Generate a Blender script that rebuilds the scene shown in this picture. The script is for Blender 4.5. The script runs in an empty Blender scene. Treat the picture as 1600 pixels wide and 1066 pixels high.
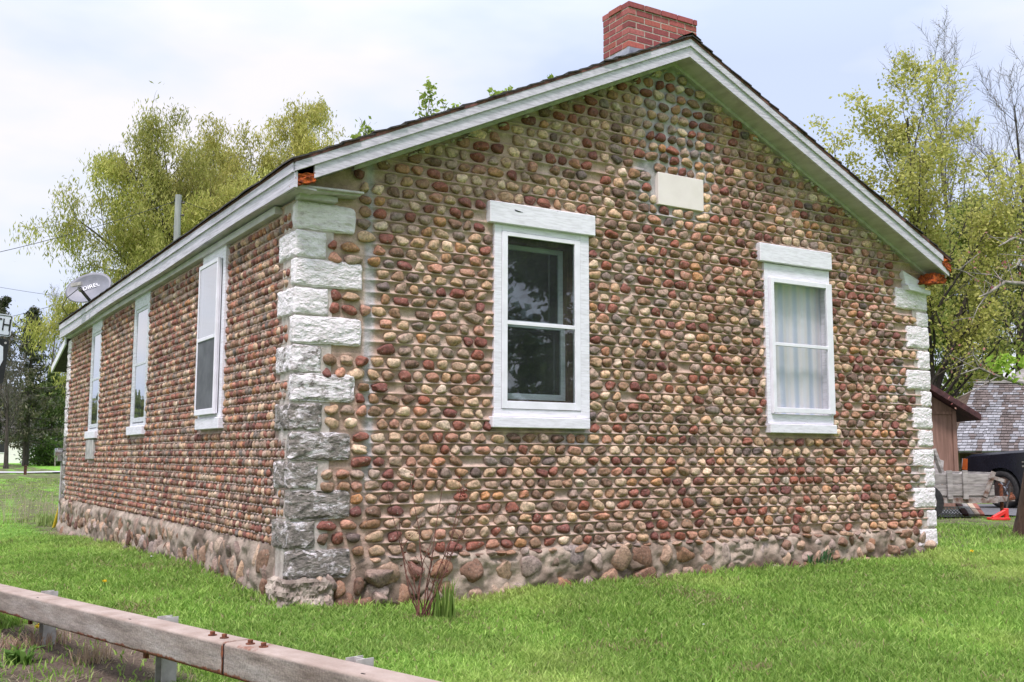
import bpy, bmesh, math, random
import numpy as np
from mathutils import Vector, Matrix

# ------------------------------------------------------------------ scene, camera, sky, sun
S = bpy.context.scene
COL = S.collection
random.seed(7)
RNG = np.random.default_rng(11)

FOC, PCX, PCY = 1614., 800., 533.                      # lens in pixels of the 1600 px wide photograph
_vx = np.array([3440-PCX, 720-PCY, FOC]); _vy = np.array([-200-PCX, 712-PCY, FOC])
_X = _vx/np.linalg.norm(_vx); _Y = _vy-_X*(_vy@_X); _Y /= np.linalg.norm(_Y)
_Z = np.cross(_X, _Y)
if _Z[1] > 0: _Z = -_Z
ROT = np.stack([_X, _Y, _Z])
EYE = -(ROT @ np.array([(450-PCX)/FOC, (950-PCY)/FOC, 1.])*(FOC/205.))

def at(px, py, depth):
    return EYE + ROT @ np.array([(px-PCX)/FOC, (py-PCY)/FOC, 1.])*depth

cam_d = bpy.data.cameras.new('camera'); cam = bpy.data.objects.new('camera', cam_d); COL.objects.link(cam)
r_, u_, f_ = ROT[:, 0], -ROT[:, 1], ROT[:, 2]
M4 = Matrix(((r_[0], u_[0], -f_[0], EYE[0]), (r_[1], u_[1], -f_[1], EYE[1]), (r_[2], u_[2], -f_[2], EYE[2]), (0, 0, 0, 1)))
cam.matrix_world = M4
cam_d.sensor_width = 36; cam_d.lens = 36*FOC/1600; cam_d.clip_start = .05; cam_d.clip_end = 3000
S.camera = cam

SUN_EL, SUN_AZ = math.radians(62), math.radians(222)    # azimuth measured from +Y clockwise
sd = Vector((math.sin(SUN_AZ)*math.cos(SUN_EL), math.cos(SUN_AZ)*math.cos(SUN_EL), math.sin(SUN_EL)))
sl = bpy.data.lights.new('sun', 'SUN'); sl.energy = 2.5; sl.angle = math.radians(11); sl.color = (1, .905, .955)
sun = bpy.data.objects.new('sun', sl); COL.objects.link(sun)
sun.rotation_euler = sd.to_track_quat('Z', 'Y').to_euler(); sun.location = (0, 0, 30)

W = bpy.data.worlds.new('World'); S.world = W; W.use_nodes = True
wn, wl = W.node_tree.nodes, W.node_tree.links
wn.clear()
wo = wn.new('ShaderNodeOutputWorld'); wb = wn.new('ShaderNodeBackground'); wb.inputs['Strength'].default_value = .1
sky = wn.new('ShaderNodeTexSky'); sky.sky_type = 'NISHITA'; sky.sun_disc = False
sky.sun_elevation = SUN_EL; sky.sun_rotation = SUN_AZ; sky.air_density = 1.2; sky.dust_density = 1.5
tc = wn.new('ShaderNodeTexCoord'); sx = wn.new('ShaderNodeSeparateXYZ'); wl.new(tc.outputs['Generated'], sx.inputs[0])
mp = wn.new('ShaderNodeMapping'); mp.inputs['Scale'].default_value = (1, 1, 2.6); wl.new(tc.outputs['Generated'], mp.inputs['Vector'])
nz = wn.new('ShaderNodeTexNoise'); nz.inputs['Scale'].default_value = 2.3; nz.inputs['Detail'].default_value = 5; nz.inputs['Roughness'].default_value = .5
wl.new(mp.outputs[0], nz.inputs['Vector'])
cr = wn.new('ShaderNodeValToRGB'); wl.new(nz.outputs['Fac'], cr.inputs['Fac'])
e = cr.color_ramp.elements
e[0].position = .39; e[0].color = (.645, .735, .99, 1); e[1].position = .61; e[1].color = (.95, .92, .99, 1)
el = cr.color_ramp.elements.new(.50); el.color = (.80, .85, 1.0, 1)
mr = wn.new('ShaderNodeMapRange'); wl.new(sx.outputs['Z'], mr.inputs['Value'])   # overcast sky: brighter towards the zenith
mr.inputs['From Min'].default_value = .36; mr.inputs['From Max'].default_value = 1; mr.inputs['To Min'].default_value = 7.0; mr.inputs['To Max'].default_value = 16
vm = wn.new('ShaderNodeVectorMath'); vm.operation = 'SCALE'; wl.new(cr.outputs['Color'], vm.inputs[0]); wl.new(mr.outputs[0], vm.inputs['Scale'])
mx = wn.new('ShaderNodeMix'); mx.data_type = 'RGBA'; mx.inputs[0].default_value = .93
wl.new(sky.outputs[0], mx.inputs[6]); wl.new(vm.outputs[0], mx.inputs[7])
wl.new(mx.outputs[2], wb.inputs['Color']); wl.new(wb.outputs[0], wo.inputs['Surface'])

S.view_settings.view_transform = 'Standard'; S.view_settings.look = 'None'
S.view_settings.exposure = 0.66; S.view_settings.gamma = 1; S.view_settings.use_curve_mapping = False
S.render.engine = 'CYCLES'
S.cycles.max_bounces = 6; S.cycles.transparent_max_bounces = 12; S.cycles.diffuse_bounces = 3; S.cycles.glossy_bounces = 3
S.cycles.caustics_reflective = False; S.cycles.caustics_refractive = False

# ------------------------------------------------------------------ helpers
def lin(c):
    c = np.asarray(c, float)/255.
    return np.where(c <= .04045, c/12.92, ((c+.055)/1.055)**2.4)

def tag(o, label, cat, group=None, kind=None):
    if label: o['label'] = label
    if cat: o['category'] = cat
    if group: o['group'] = group
    if kind: o['kind'] = kind
    return o

def thing(name, label, cat, loc=(0, 0, 0), group=None):
    o = bpy.data.objects.new(name, None); COL.objects.link(o); o.location = loc; o.empty_display_size = .2
    return tag(o, label, cat, group)

def base_of(o):
    p = Vector((0, 0, 0))
    while o is not None:
        p += Vector(o.location); o = o.parent
    return np.array(p)

def link(name, me, mats, parent=None, label=None):
    o = bpy.data.objects.new(name, me); COL.objects.link(o)
    for m in (mats if isinstance(mats, (list, tuple)) else [mats]): me.materials.append(m)
    if parent is not None: o.parent = parent
    if label: o['label'] = label
    return o

def npmesh(name, V, faces, mats, parent=None, col=None, smooth=True, label=None):
    """V (n,3) world coordinates; faces: list of (int array (m,k), material index)."""
    V = np.asarray(V, np.float32)
    if parent is not None: V = V - base_of(parent).astype(np.float32)
    me = bpy.data.meshes.new(name)
    me.vertices.add(len(V)); me.vertices.foreach_set('co', V.ravel())
    faces = [(np.asarray(f, np.int32), m) for f, m in faces if len(f)]
    loops = np.concatenate([f.ravel() for f, _ in faces])
    tot = np.concatenate([np.full(len(f), f.shape[1], np.int32) for f, _ in faces])
    start = np.concatenate([[0], np.cumsum(tot)[:-1]]).astype(np.int32)
    mi = np.concatenate([np.full(len(f), m, np.int32) for f, m in faces])
    me.loops.add(len(loops)); me.loops.foreach_set('vertex_index', loops)
    me.polygons.add(len(tot)); me.polygons.foreach_set('loop_start', start)
    me.polygons.foreach_set('loop_total', tot)
    me.polygons.foreach_set('material_index', mi)
    me.polygons.foreach_set('use_smooth', np.full(len(tot), smooth, bool))
    if col is not None:
        a = me.attributes.new('Col', 'FLOAT_COLOR', 'POINT')
        c = np.ones((len(V), 4), np.float32); c[:, :3] = col
        a.data.foreach_set('color', c.ravel())
    me.update(calc_edges=True); me.validate()
    return link(name, me, mats, parent, label)

class MB:
    """collects simple solids, then links them as ONE mesh object"""
    def __init__(s): s.v = []; s.f = []; s.c = []; s.cur = None
    def add(s, vs, fs):
        n = len(s.v); s.v += [tuple(map(float, p)) for p in vs]; s.f += [tuple(i+n for i in q) for q in fs]
        s.c += [s.cur]*len(vs)
    def box(s, a, b):
        (x0, y0, z0), (x1, y1, z1) = a, b
        s.add([(x0,y0,z0),(x1,y0,z0),(x1,y1,z0),(x0,y1,z0),(x0,y0,z1),(x1,y0,z1),(x1,y1,z1),(x0,y1,z1)],
              [(0,3,2,1),(4,5,6,7),(0,1,5,4),(1,2,6,5),(2,3,7,6),(3,0,4,7)])
    def obox(s, c, ax, ay, az):
        c, ax, ay, az = (np.asarray(q, float) for q in (c, ax, ay, az))
        vs = [c+sx_*ax+sy_*ay+sz_*az for sz_ in (-1, 1) for sx_, sy_ in ((-1,-1),(1,-1),(1,1),(-1,1))]
        s.add(vs, [(0,3,2,1),(4,5,6,7),(0,1,5,4),(1,2,6,5),(2,3,7,6),(3,0,4,7)])
    def bar(s, p0, p1, w, h, up=(0, 0, 1)):
        p0, p1 = np.asarray(p0, float), np.asarray(p1, float); d = p1-p0; L = np.linalg.norm(d); d = d/L
        sd_ = np.cross(d, up); sd_ /= np.linalg.norm(sd_); u = np.cross(sd_, d)
        s.obox((p0+p1)/2, d*L/2, sd_*w/2, u*h/2)
    def prism(s, poly, d):
        """poly: list of 3D points, extruded by vector d"""
        n = len(poly); p = [np.asarray(q, float) for q in poly]; d = np.asarray(d, float)
        s.add(p+[q+d for q in p], [tuple(range(n))[::-1], tuple(range(n, 2*n))]+[(i, (i+1) % n, n+(i+1) % n, n+i) for i in range(n)])
    def tube(s, pts, rad, n=6, cap=True):
        P = [np.asarray(p, float) for p in pts]; R = rad if hasattr(rad, '__len__') else [rad]*len(P)
        vs = []; up = None
        for i, p in enumerate(P):
            t = P[min(i+1, len(P)-1)]-P[max(i-1, 0)]; t /= (np.linalg.norm(t)+1e-9)
            if up is None: up = np.array((1., 0, 0)) if abs(t[0]) < .8 else np.array((0., 1, 0))
            a = np.cross(t, up); a /= (np.linalg.norm(a)+1e-9); b = np.cross(t, a); up = -np.cross(t, a) if False else up
            for k in range(n):
                w = 2*math.pi*k/n; vs.append(p+R[i]*(math.cos(w)*a+math.sin(w)*b))
        fs = [(i*n+k, i*n+(k+1) % n, (i+1)*n+(k+1) % n, (i+1)*n+k) for i in range(len(P)-1) for k in range(n)]
        if cap: fs += [tuple(range(n))[::-1], tuple(range((len(P)-1)*n, len(P)*n))]
        s.add(vs, fs)
    def build(s, name, mats, parent=None, bevel=0, smooth=False, label=None, cols=False):
        V = np.array(s.v, np.float32)
        if parent is not None: V = V-base_of(parent).astype(np.float32)
        me = bpy.data.meshes.new(name); me.from_pydata(V.tolist(), [], s.f)
        if cols:
            a = me.attributes.new('Col', 'FLOAT_COLOR', 'POINT')
            c = np.ones((len(V), 4), np.float32); c[:, :3] = np.array(s.c); a.data.foreach_set('color', c.ravel())
        bm = bmesh.new(); bm.from_mesh(me)
        bmesh.ops.recalc_face_normals(bm, faces=bm.faces)
        if bevel: bmesh.ops.bevel(bm, geom=bm.edges[:], offset=bevel, segments=1, affect='EDGES', profile=.5)
        bm.to_mesh(me); bm.free()
        if smooth: me.polygons.foreach_set('use_smooth', np.full(len(me.polygons), True))
        return link(name, me, mats, parent, label)

def _h(ix, iy, seed):
    n = (ix.astype(np.int64)*374761393+iy.astype(np.int64)*668265263+seed*2147483647) & 0xffffffff
    n = ((n ^ (n >> 13))*1274126177) & 0xffffffff
    return ((n ^ (n >> 16)) & 0xffff)/65535.
def vnoise(x, y, seed=0):
    x = np.asarray(x, float); y = np.asarray(y, float)
    ix, iy = np.floor(x), np.floor(y); fx, fy = x-ix, y-iy; fx = fx*fx*(3-2*fx); fy = fy*fy*(3-2*fy)
    a, b, c, d = _h(ix, iy, seed), _h(ix+1, iy, seed), _h(ix, iy+1, seed), _h(ix+1, iy+1, seed)
    return (a*(1-fx)+b*fx)*(1-fy)+(c*(1-fx)+d*fx)*fy
def fbm(x, y, seed=0, o=3):
    return sum(vnoise(np.asarray(x)*2**k, np.asarray(y)*2**k, seed+k)*.5**k for k in range(o))/sum(.5**k for k in range(o))
def sst(a, b, x):
    t = np.clip((np.asarray(x, float)-a)/(b-a), 0, 1); return t*t*(3-2*t)

# ------------------------------------------------------------------ materials
class NT:
    def __init__(s, name):
        s.m = bpy.data.materials.new(name); s.m.use_nodes = True; s.t = s.m.node_tree; s.n = s.t.nodes; s.n.clear()
        s.out = s.n.new('ShaderNodeOutputMaterial'); s.p = s.n.new('ShaderNodeBsdfPrincipled')
        s.t.links.new(s.p.outputs[0], s.out.inputs['Surface']); s.tcn = s.n.new('ShaderNodeTexCoord')
    def L(s, a, b): s.t.links.new(a, b)
    def set(s, **k):
        for a, v in k.items(): s.p.inputs[a.replace('_', ' ')].default_value = v
    def attr(s, n='Col'):
        a = s.n.new('ShaderNodeAttribute'); a.attribute_name = n; return a.outputs['Color']
    def noise(s, scale, detail=4, rough=.55, stretch=None, dist=0, src='Object'):
        t = s.n.new('ShaderNodeTexNoise'); t.inputs['Scale'].default_value = scale; t.inputs['Detail'].default_value = detail
        t.inputs['Roughness'].default_value = rough; t.inputs['Distortion'].default_value = dist
        v = s.tcn.outputs[src]
        if stretch:
            m = s.n.new('ShaderNodeMapping'); m.inputs['Scale'].default_value = stretch; s.L(v, m.inputs['Vector']); v = m.outputs[0]
        s.L(v, t.inputs['Vector']); return t.outputs['Fac']
    def ramp(s, fac, stops):
        r = s.n.new('ShaderNodeValToRGB'); s.L(fac, r.inputs['Fac']); el = r.color_ramp.elements
        while len(el) < len(stops): el.new(.5)
        for e_, (p, c) in zip(el, stops):
            e_.position = p; e_.color = (*c, 1) if hasattr(c, '__len__') else (c, c, c, 1)
        return r.outputs['Color']
    def mix(s, a, b, fac, mode='MIX'):
        m = s.n.new('ShaderNodeMix'); m.data_type = 'RGBA'; m.blend_type = mode
        for i, v in ((6, a), (7, b), (0, fac)):
            if isinstance(v, bpy.types.NodeSocket): s.L(v, m.inputs[i])
            elif i == 0: m.inputs[0].default_value = v
            else: m.inputs[i].default_value = (*v, 1)
        return m.outputs[2]
    def bump(s, h, strength=.4, dist=.01, prev=None):
        b = s.n.new('ShaderNodeBump'); b.inputs['Strength'].default_value = strength; b.inputs['Distance'].default_value = dist
        s.L(h, b.inputs['Height'])
        if prev is not None: s.L(prev, b.inputs['Normal'])
        s.L(b.outputs[0], s.p.inputs['Normal']); return b.outputs[0]
    def color(s, c):
        if isinstance(c, bpy.types.NodeSocket): s.L(c, s.p.inputs['Base Color'])
        else: s.p.inputs['Base Color'].default_value = (*c, 1)

def varied(name, c0, c1, scale=6, rough=.7, bump=.3, bdist=.005, stretch=None, detail=5, metal=0, lo=.35, hi=.65, spec=.5):
    n = NT(name); f = n.noise(scale, detail, stretch=stretch)
    n.color(n.ramp(f, [(lo, c0), (hi, c1)])); n.set(Roughness=rough, Metallic=metal)
    n.p.inputs['Specular IOR Level'].default_value = spec
    if bump: n.bump(n.noise(scale*4, 4, stretch=stretch), bump, bdist)
    return n.m

def m_mortar():
    n = NT('mortar'); c = n.attr()
    c = n.mix(c, n.ramp(n.noise(9, 6), [(.3, .62), (.7, 1.22)]), 1, 'MULTIPLY')
    c = n.mix(c, n.ramp(n.noise(160, 3), [(.3, .78), (.7, 1.15)]), 1, 'MULTIPLY')
    n.color(c); n.set(Roughness=.95); n.p.inputs['Specular IOR Level'].default_value = .2
    b = n.bump(n.noise(45, 5), .6, .012); n.bump(n.noise(220, 3), .5, .003, b); return n.m
def m_cobble():
    n = NT('cobble'); c = n.attr()
    c = n.mix(c, n.ramp(n.noise(38, 5, dist=.6), [(.3, .50), (.5, 1.0), (.70, 1.42)]), 1, 'MULTIPLY')
    c = n.mix(c, n.ramp(n.noise(230, 3), [(.3, .75), (.7, 1.2)]), 1, 'MULTIPLY')
    li = n.ramp(n.noise(60, 5), [(.60, 0.), (.70, .6)])
    c = n.mix(c, (.42, .38, .30), li)
    n.color(c); n.set(Roughness=.72); n.p.inputs['Specular IOR Level'].default_value = .35
    b = n.bump(n.noise(55, 5), .45, .012); n.bump(n.noise(260, 3), .35, .002, b); return n.m
def m_quoin(wear):
    n = NT('painted limestone %d' % int(wear*100))
    gray = n.ramp(n.noise(11, 8, .68, dist=.8, stretch=(1, 1, 1.8)), [(.3, (.06, .052, .045)), (.5, (.20, .175, .15)), (.72, (.36, .315, .275))])
    white = n.ramp(n.noise(14, 6, .65, stretch=(1, 1, 2)), [(.28, (.47, .42, .40)), (.40, (.70, .645, .64)), (.56, (.83, .78, .79))])
    chips = n.ramp(n.noise(8, 10, .72, dist=.6, stretch=(1, 1, 1.7)), [(wear-.05, 0.), (wear+.07, 1.)])
    n.color(n.mix(gray, white, chips)); n.set(Roughness=.85)
    b = n.bump(n.noise(16, 8, .7, stretch=(1, 1, 2)), .7, .03); n.bump(n.noise(120, 4), .5, .005, b); return n.m
def m_paint(name='white paint', c0=(.63, .61, .64), c1=(.81, .79, .84), stretch=(1, 1, 9), chip=.655, under=(.33, .31, .28)):
    n = NT(name)
    c = n.ramp(n.noise(7, 6, stretch=stretch), [(.3, c0), (.6, c1)])
    ch = n.ramp(n.noise(16, 8, .7, stretch=stretch), [(chip-.02, 0.), (chip+.02, 1.)])
    n.color(n.mix(c, under, ch)); n.set(Roughness=.6)
    n.bump(n.noise(40, 5, stretch=stretch), .25, .004); return n.m
def m_glass(name, layers=2, tint=(.9, .94, .93), haze=.0):
    n = NT(name); n.n.remove(n.p)
    tr = n.n.new('ShaderNodeBsdfTransparent'); tr.inputs[0].default_value = (*tint, 1)
    gl = n.n.new('ShaderNodeBsdfGlossy'); gl.inputs['Roughness'].default_value = .015
    bp = n.n.new('ShaderNodeBump'); bp.inputs['Strength'].default_value = .05; bp.inputs['Distance'].default_value = .02
    n.L(n.noise(2.2, 2), bp.inputs['Height']); n.L(bp.outputs[0], gl.inputs['Normal'])
    fr = n.n.new('ShaderNodeFresnel'); fr.inputs['IOR'].default_value = 1.52
    a = n.n.new('ShaderNodeMath'); a.operation = 'SUBTRACT'; a.inputs[0].default_value = 1; n.L(fr.outputs[0], a.inputs[1])
    p = n.n.new('ShaderNodeMath'); p.operation = 'POWER'; n.L(a.outputs[0], p.inputs[0]); p.inputs[1].default_value = layers
    fr = n.n.new('ShaderNodeMath'); fr.operation = 'SUBTRACT'; fr.inputs[0].default_value = 1; n.L(p.outputs[0], fr.inputs[1])   # several panes one behind the other
    ge = n.n.new('ShaderNodeNewGeometry'); bf = n.n.new('ShaderNodeMath'); bf.operation = 'SUBTRACT'; bf.inputs[0].default_value = 1; n.L(ge.outputs['Backfacing'], bf.inputs[1])
    mu = n.n.new('ShaderNodeMath'); mu.operation = 'MULTIPLY'; n.L(fr.outputs[0], mu.inputs[0]); n.L(bf.outputs[0], mu.inputs[1]); fr = mu
    m = n.n.new('ShaderNodeMixShader'); n.L(fr.outputs[0], m.inputs[0]); n.L(tr.outputs[0], m.inputs[1]); n.L(gl.outputs[0], m.inputs[2])
    d = n.n.new('ShaderNodeBsdfDiffuse'); d.inputs[0].default_value = (.6, .62, .62, 1)
    m2 = n.n.new('ShaderNodeMixShader')
    f = n.ramp(n.noise(3, 5), [(.4, haze*.4), (.75, haze)]); n.L(f, m2.inputs[0]); n.L(m.outputs[0], m2.inputs[1]); n.L(d.outputs[0], m2.inputs[2])
    n.L(m2.outputs[0], n.out.inputs['Surface']); return n.m
def m_leaf(name, trans=.48):
    n = NT(name); c = n.attr()
    n.color(c); n.set(Roughness=.55); n.p.inputs['Specular IOR Level'].default_value = .25
    t = n.n.new('ShaderNodeBsdfTranslucent'); n.L(c, t.inputs[0])
    m = n.n.new('ShaderNodeMixShader'); m.inputs[0].default_value = trans
    n.L(n.p.outputs[0], m.inputs[1]); n.L(t.outputs[0], m.inputs[2]); n.L(m.outputs[0], n.out.inputs['Surface']); return n.m
def m_attr(name, rough=.8, sc=30, lo=.75, hi=1.2, bump=.3, bd=.004, metal=0):
    n = NT(name); n.color(n.mix(n.attr(), n.ramp(n.noise(sc, 5), [(.3, lo), (.7, hi)]), 1, 'MULTIPLY'))
    n.set(Roughness=rough, Metallic=metal)
    if bump: n.bump(n.noise(sc*3, 4), bump, bd)
    return n.m

M = dict(
    mortar=m_mortar(), cobble=m_cobble(), q_white=m_quoin(.30), q_mid=m_quoin(.46), q_worn=m_quoin(.555),
    paint=m_paint(), paint_h=m_paint('white paint horizontal', stretch=(1.4, 1.4, 12), chip=.66), paint_r=m_paint('weathered grey white paint', (.37, .35, .385), (.62, .585, .645), (1.2, .5, 9), .64, (.26, .24, .215)), soffit=m_paint('soffit paint', (.40, .37, .36), (.55, .52, .51), (2, .6, 2), .72),
    storm=m_paint('storm frame enamel', (.72, .71, .74), (.82, .80, .85), (1, 1, 1), .85),
    grey_frame=m_paint('grey weathered frame', (.42, .43, .44), (.62, .64, .66), (1, 1, 6), .7),
    glass=m_glass('dark window glass', 4, (.80, .85, .84), .03), glass_sky=m_glass('side window glass', 5, (.85, .9, .92), .05), glass_clear=m_glass('clear window glass', 1, (.98, .98, .98), .06),
    rot=varied('rotted wood', (.10, .015, .004), (.55, .11, .012), 40, .9, .8, .01),
    shingle=varied('asphalt shingle', (.022, .020, .019), (.075, .066, .060), 30, .95, .5, .006),
    deck=varied('roof deck edge', (.06, .028, .022), (.22, .09, .07), 14, .9, .3, .004),
    bark=varied('bark', (.045, .035, .028), (.16, .13, .10), 9, .95, .7, .02, stretch=(1, 1, .25)),
    bark_dark=varied('dark bark', (.022, .018, .015), (.075, .06, .048), 9, .95, .7, .02, stretch=(1, 1, .25)),
    bark_pale=varied('pale bark', (.14, .12, .10), (.34, .31, .27), 12, .9, .4, .01),
    leaf=m_leaf('leaf'), needle=m_leaf('needle', .12), grass=m_leaf('grass blade', .45),
    brick=m_attr('chimney brick', .85, 40), brick_mortar=varied('brick mortar', (.33, .27, .22), (.52, .45, .38), 30, .95),
    lead=varied('lead flashing', (.16, .17, .21), (.30, .31, .36), 12, .55, .2, .004),
    concrete=varied('grey cement', (.28, .27, .25), (.50, .48, .45), 9, .95, .5, .006),
    limestone=varied('cream plaque stone', (.72, .65, .60), (.79, .715, .67), 5, .8, .15, .002),
    galv=varied('galvanised steel', (.30, .28, .26), (.48, .455, .43), 14, .55, .15, .003),
    rust=varied('rust', (.05, .016, .008), (.24, .075, .03), 45, .9, .6, .004),
    dishgrey=varied('grey dish enamel', (.16, .165, .185), (.20, .205, .23), 8, .5, .05, .001),
    white=varied('white enamel', (.74, .75, .76), (.82, .82, .83), 5, .5, .05, .001),
    black=varied('black enamel', (.008, .008, .010), (.02, .02, .022), 8, .45, .05, .001),
    signwhite=varied('reflective white sheeting', (.56, .60, .66), (.66, .70, .75), 5, .4, 0),
    pole=varied('weathered pole wood', (.20, .20, .20), (.36, .36, .36), 8, .95, .4, .01, stretch=(1, 1, .1)),
    oldwood=varied('grey weathered boards', (.20, .185, .17), (.44, .41, .38), 7, .95, .4, .006, stretch=(.3, 1, 3)),
    shed=varied('brown shed siding', (.20, .115, .082), (.29, .17, .125), 5, .9, .3, .004, stretch=(5, 5, .4)),
    shedroof=varied('dark red roof edge', (.035, .012, .012), (.09, .035, .032), 8, .8, .2, .004),
    truckpaint=varied('dark blue black car paint', (.010, .012, .019), (.016, .018, .028), 3, .22, 0, spec=.6),
    tyre=varied('tyre rubber', (.012, .012, .012), (.03, .029, .028), 20, .85, .2, .003),
    chrome=varied('dull chrome', (.45, .46, .48), (.62, .63, .65), 4, .25, 0, metal=1),
    joint=varied('lime joint mortar', (.36, .31, .27), (.56, .50, .45), 12, .95, .6, .008),
    rubble=varied('corner rubble', (.16, .125, .10), (.46, .39, .32), 7, .95, .9, .02, detail=8),
    amber=varied('amber lamp', (.60, .12, .03), (.75, .22, .06), 6, .25, 0),
    headlamp=varied('headlamp lens', (.55, .57, .6), (.75, .77, .8), 6, .15, 0),
    redpaint=varied('red paint', (.55, .02, .015), (.72, .05, .04), 9, .45, .1, .002),
    yellow=varied('yellow plastic', (.62, .42, .02), (.78, .55, .04), 9, .5, .1, .002),
    asphalt=varied('asphalt', (.07, .07, .072), (.15, .15, .155), 14, .95, .5, .006),
    path=varied('pale path', (.36, .36, .37), (.50, .50, .50), 4, .95, .2, .004),
    siding=varied('pale siding', (.70, .68, .62), (.80, .79, .74), 3, .8, .1, .004, stretch=(1, 1, 20)),
    brownpost=varied('brown post', (.05, .02, .015), (.12, .05, .035), 9, .9),
    darkwood=varied('dark interior wood', (.05, .032, .024), (.12, .08, .055), 6, .9),
    attr=m_attr('mixed surface', .85),
)

def m_screen():
    n = NT('insect screen'); n.color(n.ramp(n.noise(6, 4), [(.3, (.075, .078, .085)), (.7, (.135, .14, .15))])); n.set(Roughness=.8); return n.m
M['screen'] = m_screen()
def m_curtain():
    n = NT('striped curtain'); n.n.remove(n.p)
    sp = n.n.new('ShaderNodeSeparateXYZ'); n.L(n.tcn.outputs['Object'], sp.inputs[0])
    w = n.n.new('ShaderNodeTexWave'); w.wave_type = 'BANDS'; w.bands_direction = 'X'; w.inputs['Scale'].default_value = 1.45; w.inputs['Distortion'].default_value = .6
    n.L(n.tcn.outputs['Object'], w.inputs['Vector'])
    c = n.ramp(w.outputs['Fac'], [(.0, (.60, .66, .78)), (.22, (.68, .72, .80)), (.40, (.82, .81, .83)), (.8, (.82, .79, .79)), (1., (.78, .79, .83))])
    d = n.n.new('ShaderNodeBsdfDiffuse'); t = n.n.new('ShaderNodeBsdfTranslucent'); n.L(c, d.inputs[0]); n.L(c, t.inputs[0])
    m = n.n.new('ShaderNodeMixShader'); m.inputs[0].default_value = .15
    n.L(d.outputs[0], m.inputs[1]); n.L(t.outputs[0], m.inputs[2]); n.L(m.outputs[0], n.out.inputs['Surface']); return n.m
M['curtain'] = m_curtain()

# ------------------------------------------------------------------ ground
HW, HL = 7.74, 11.15                                     # house width and length
def gz(x, y):
    x = np.asarray(x, float); y = np.asarray(y, float)
    A = np.interp(x, [0, .5, .9, 1.4, 2, 5, 7, 7.8, 15, 30, 80], [0, -.04, -.06, -.06, -.01, .02, .03, .08, .05, .0, .1])
    B = np.interp(y, [0, 1.5, 3, 4.2, 5.8, 8, 11, 20, 40, 65, 90, 200], [0, .06, .08, .05, .01, -.05, -.12, -.13, -.1, .05, .3, .6])
    A = np.where(y > 0, A*np.where(x > 7.5, 1, np.exp(-np.maximum(y, 0)/4)), A)
    s = -x
    D = -.11*sst(.4, 2.0, s)-.24*sst(2.2, 3.2, s)
    F = -.06*sst(.5, 5, -y)-.06*sst(.5, 3, -y)*np.exp(-((x-2)/3)**2)*.5
    return A+B+D+F+.012*(vnoise(x*1.3, y*1.3, 3)-.5)

def make_ground():
    ax = np.concatenate([np.linspace(-1500, -120, 8), np.linspace(-100, -12, 22), np.linspace(-11, 24, 176), np.linspace(26, 110, 30), np.linspace(140, 1500, 8)])
    ay = np.concatenate([np.linspace(-1500, -100, 8), np.linspace(-80, -13, 18), np.linspace(-12, 16, 141), np.linspace(18, 130, 50), np.linspace(160, 1800, 8)])
    X, Y = np.meshgrid(ax, ay, indexing='ij'); Z = gz(X, Y)
    V = np.stack([X, Y, Z], -1).reshape(-1, 3); nx, ny = len(ax), len(ay)
    i = np.arange(nx*ny).reshape(nx, ny)
    Q = np.stack([i[:-1, :-1], i[1:, :-1], i[1:, 1:], i[:-1, 1:]], -1).reshape(-1, 4)
    cx_, cy_ = V[:, 0], V[:, 1]
    g = np.array((.14, .27, .045)); soil = np.array((.12, .092, .07))
    t = fbm(cx_*.8, cy_*.8, 5)
    far = sst(12, 25, np.hypot(cx_, cy_))[:, None]; col = (g*(1-far)+np.array((.17, .36, .05))*far)*(0.75+.5*t)[:, None]
    dirt = dirt_mask(cx_, cy_)
    col = col*(1-dirt[:, None])+soil*dirt[:, None]
    n = NT('lawn soil'); c = n.mix(n.attr(), n.ramp(n.noise(3.1, 6), [(.3, .6), (.7, 1.35)]), 1, 'MULTIPLY')
    c = n.mix(c, n.ramp(n.noise(60, 4), [(.3, .5), (.7, 1.4)]), 1, 'MULTIPLY')
    n.color(c); n.set(Roughness=1); n.p.inputs['Specular IOR Level'].default_value = .1; n.bump(n.noise(70, 5), .7, .03)
    o = npmesh('ground', V, [(Q, 0)], n.m, col=col); tag(o, None, None, kind='structure')

def dirt_mask(x, y):
    x = np.asarray(x, float); y = np.asarray(y, float)
    line = -1.914+.196*(.06-y)                               # x of the guardrail at that y
    n_ = fbm(x*2.6, y*2.6, 21)
    a = sst(.44, .56, n_*.55+.75*sst(1.35, .35, np.hypot((x-line-.05)/.70, (y+.55)/1.35)))
    w = np.maximum(sst(.22, .05, -y-.02)*((x > -.2) & (x < HW+.1)), sst(.20, .04, -x-.02)*((y > -.1) & (y < HL)))*sst(.35, .6, fbm(x*3, y*3, 9)+.12)
    return np.clip(np.maximum(a, w*.8), 0, 1)
make_ground()

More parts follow.
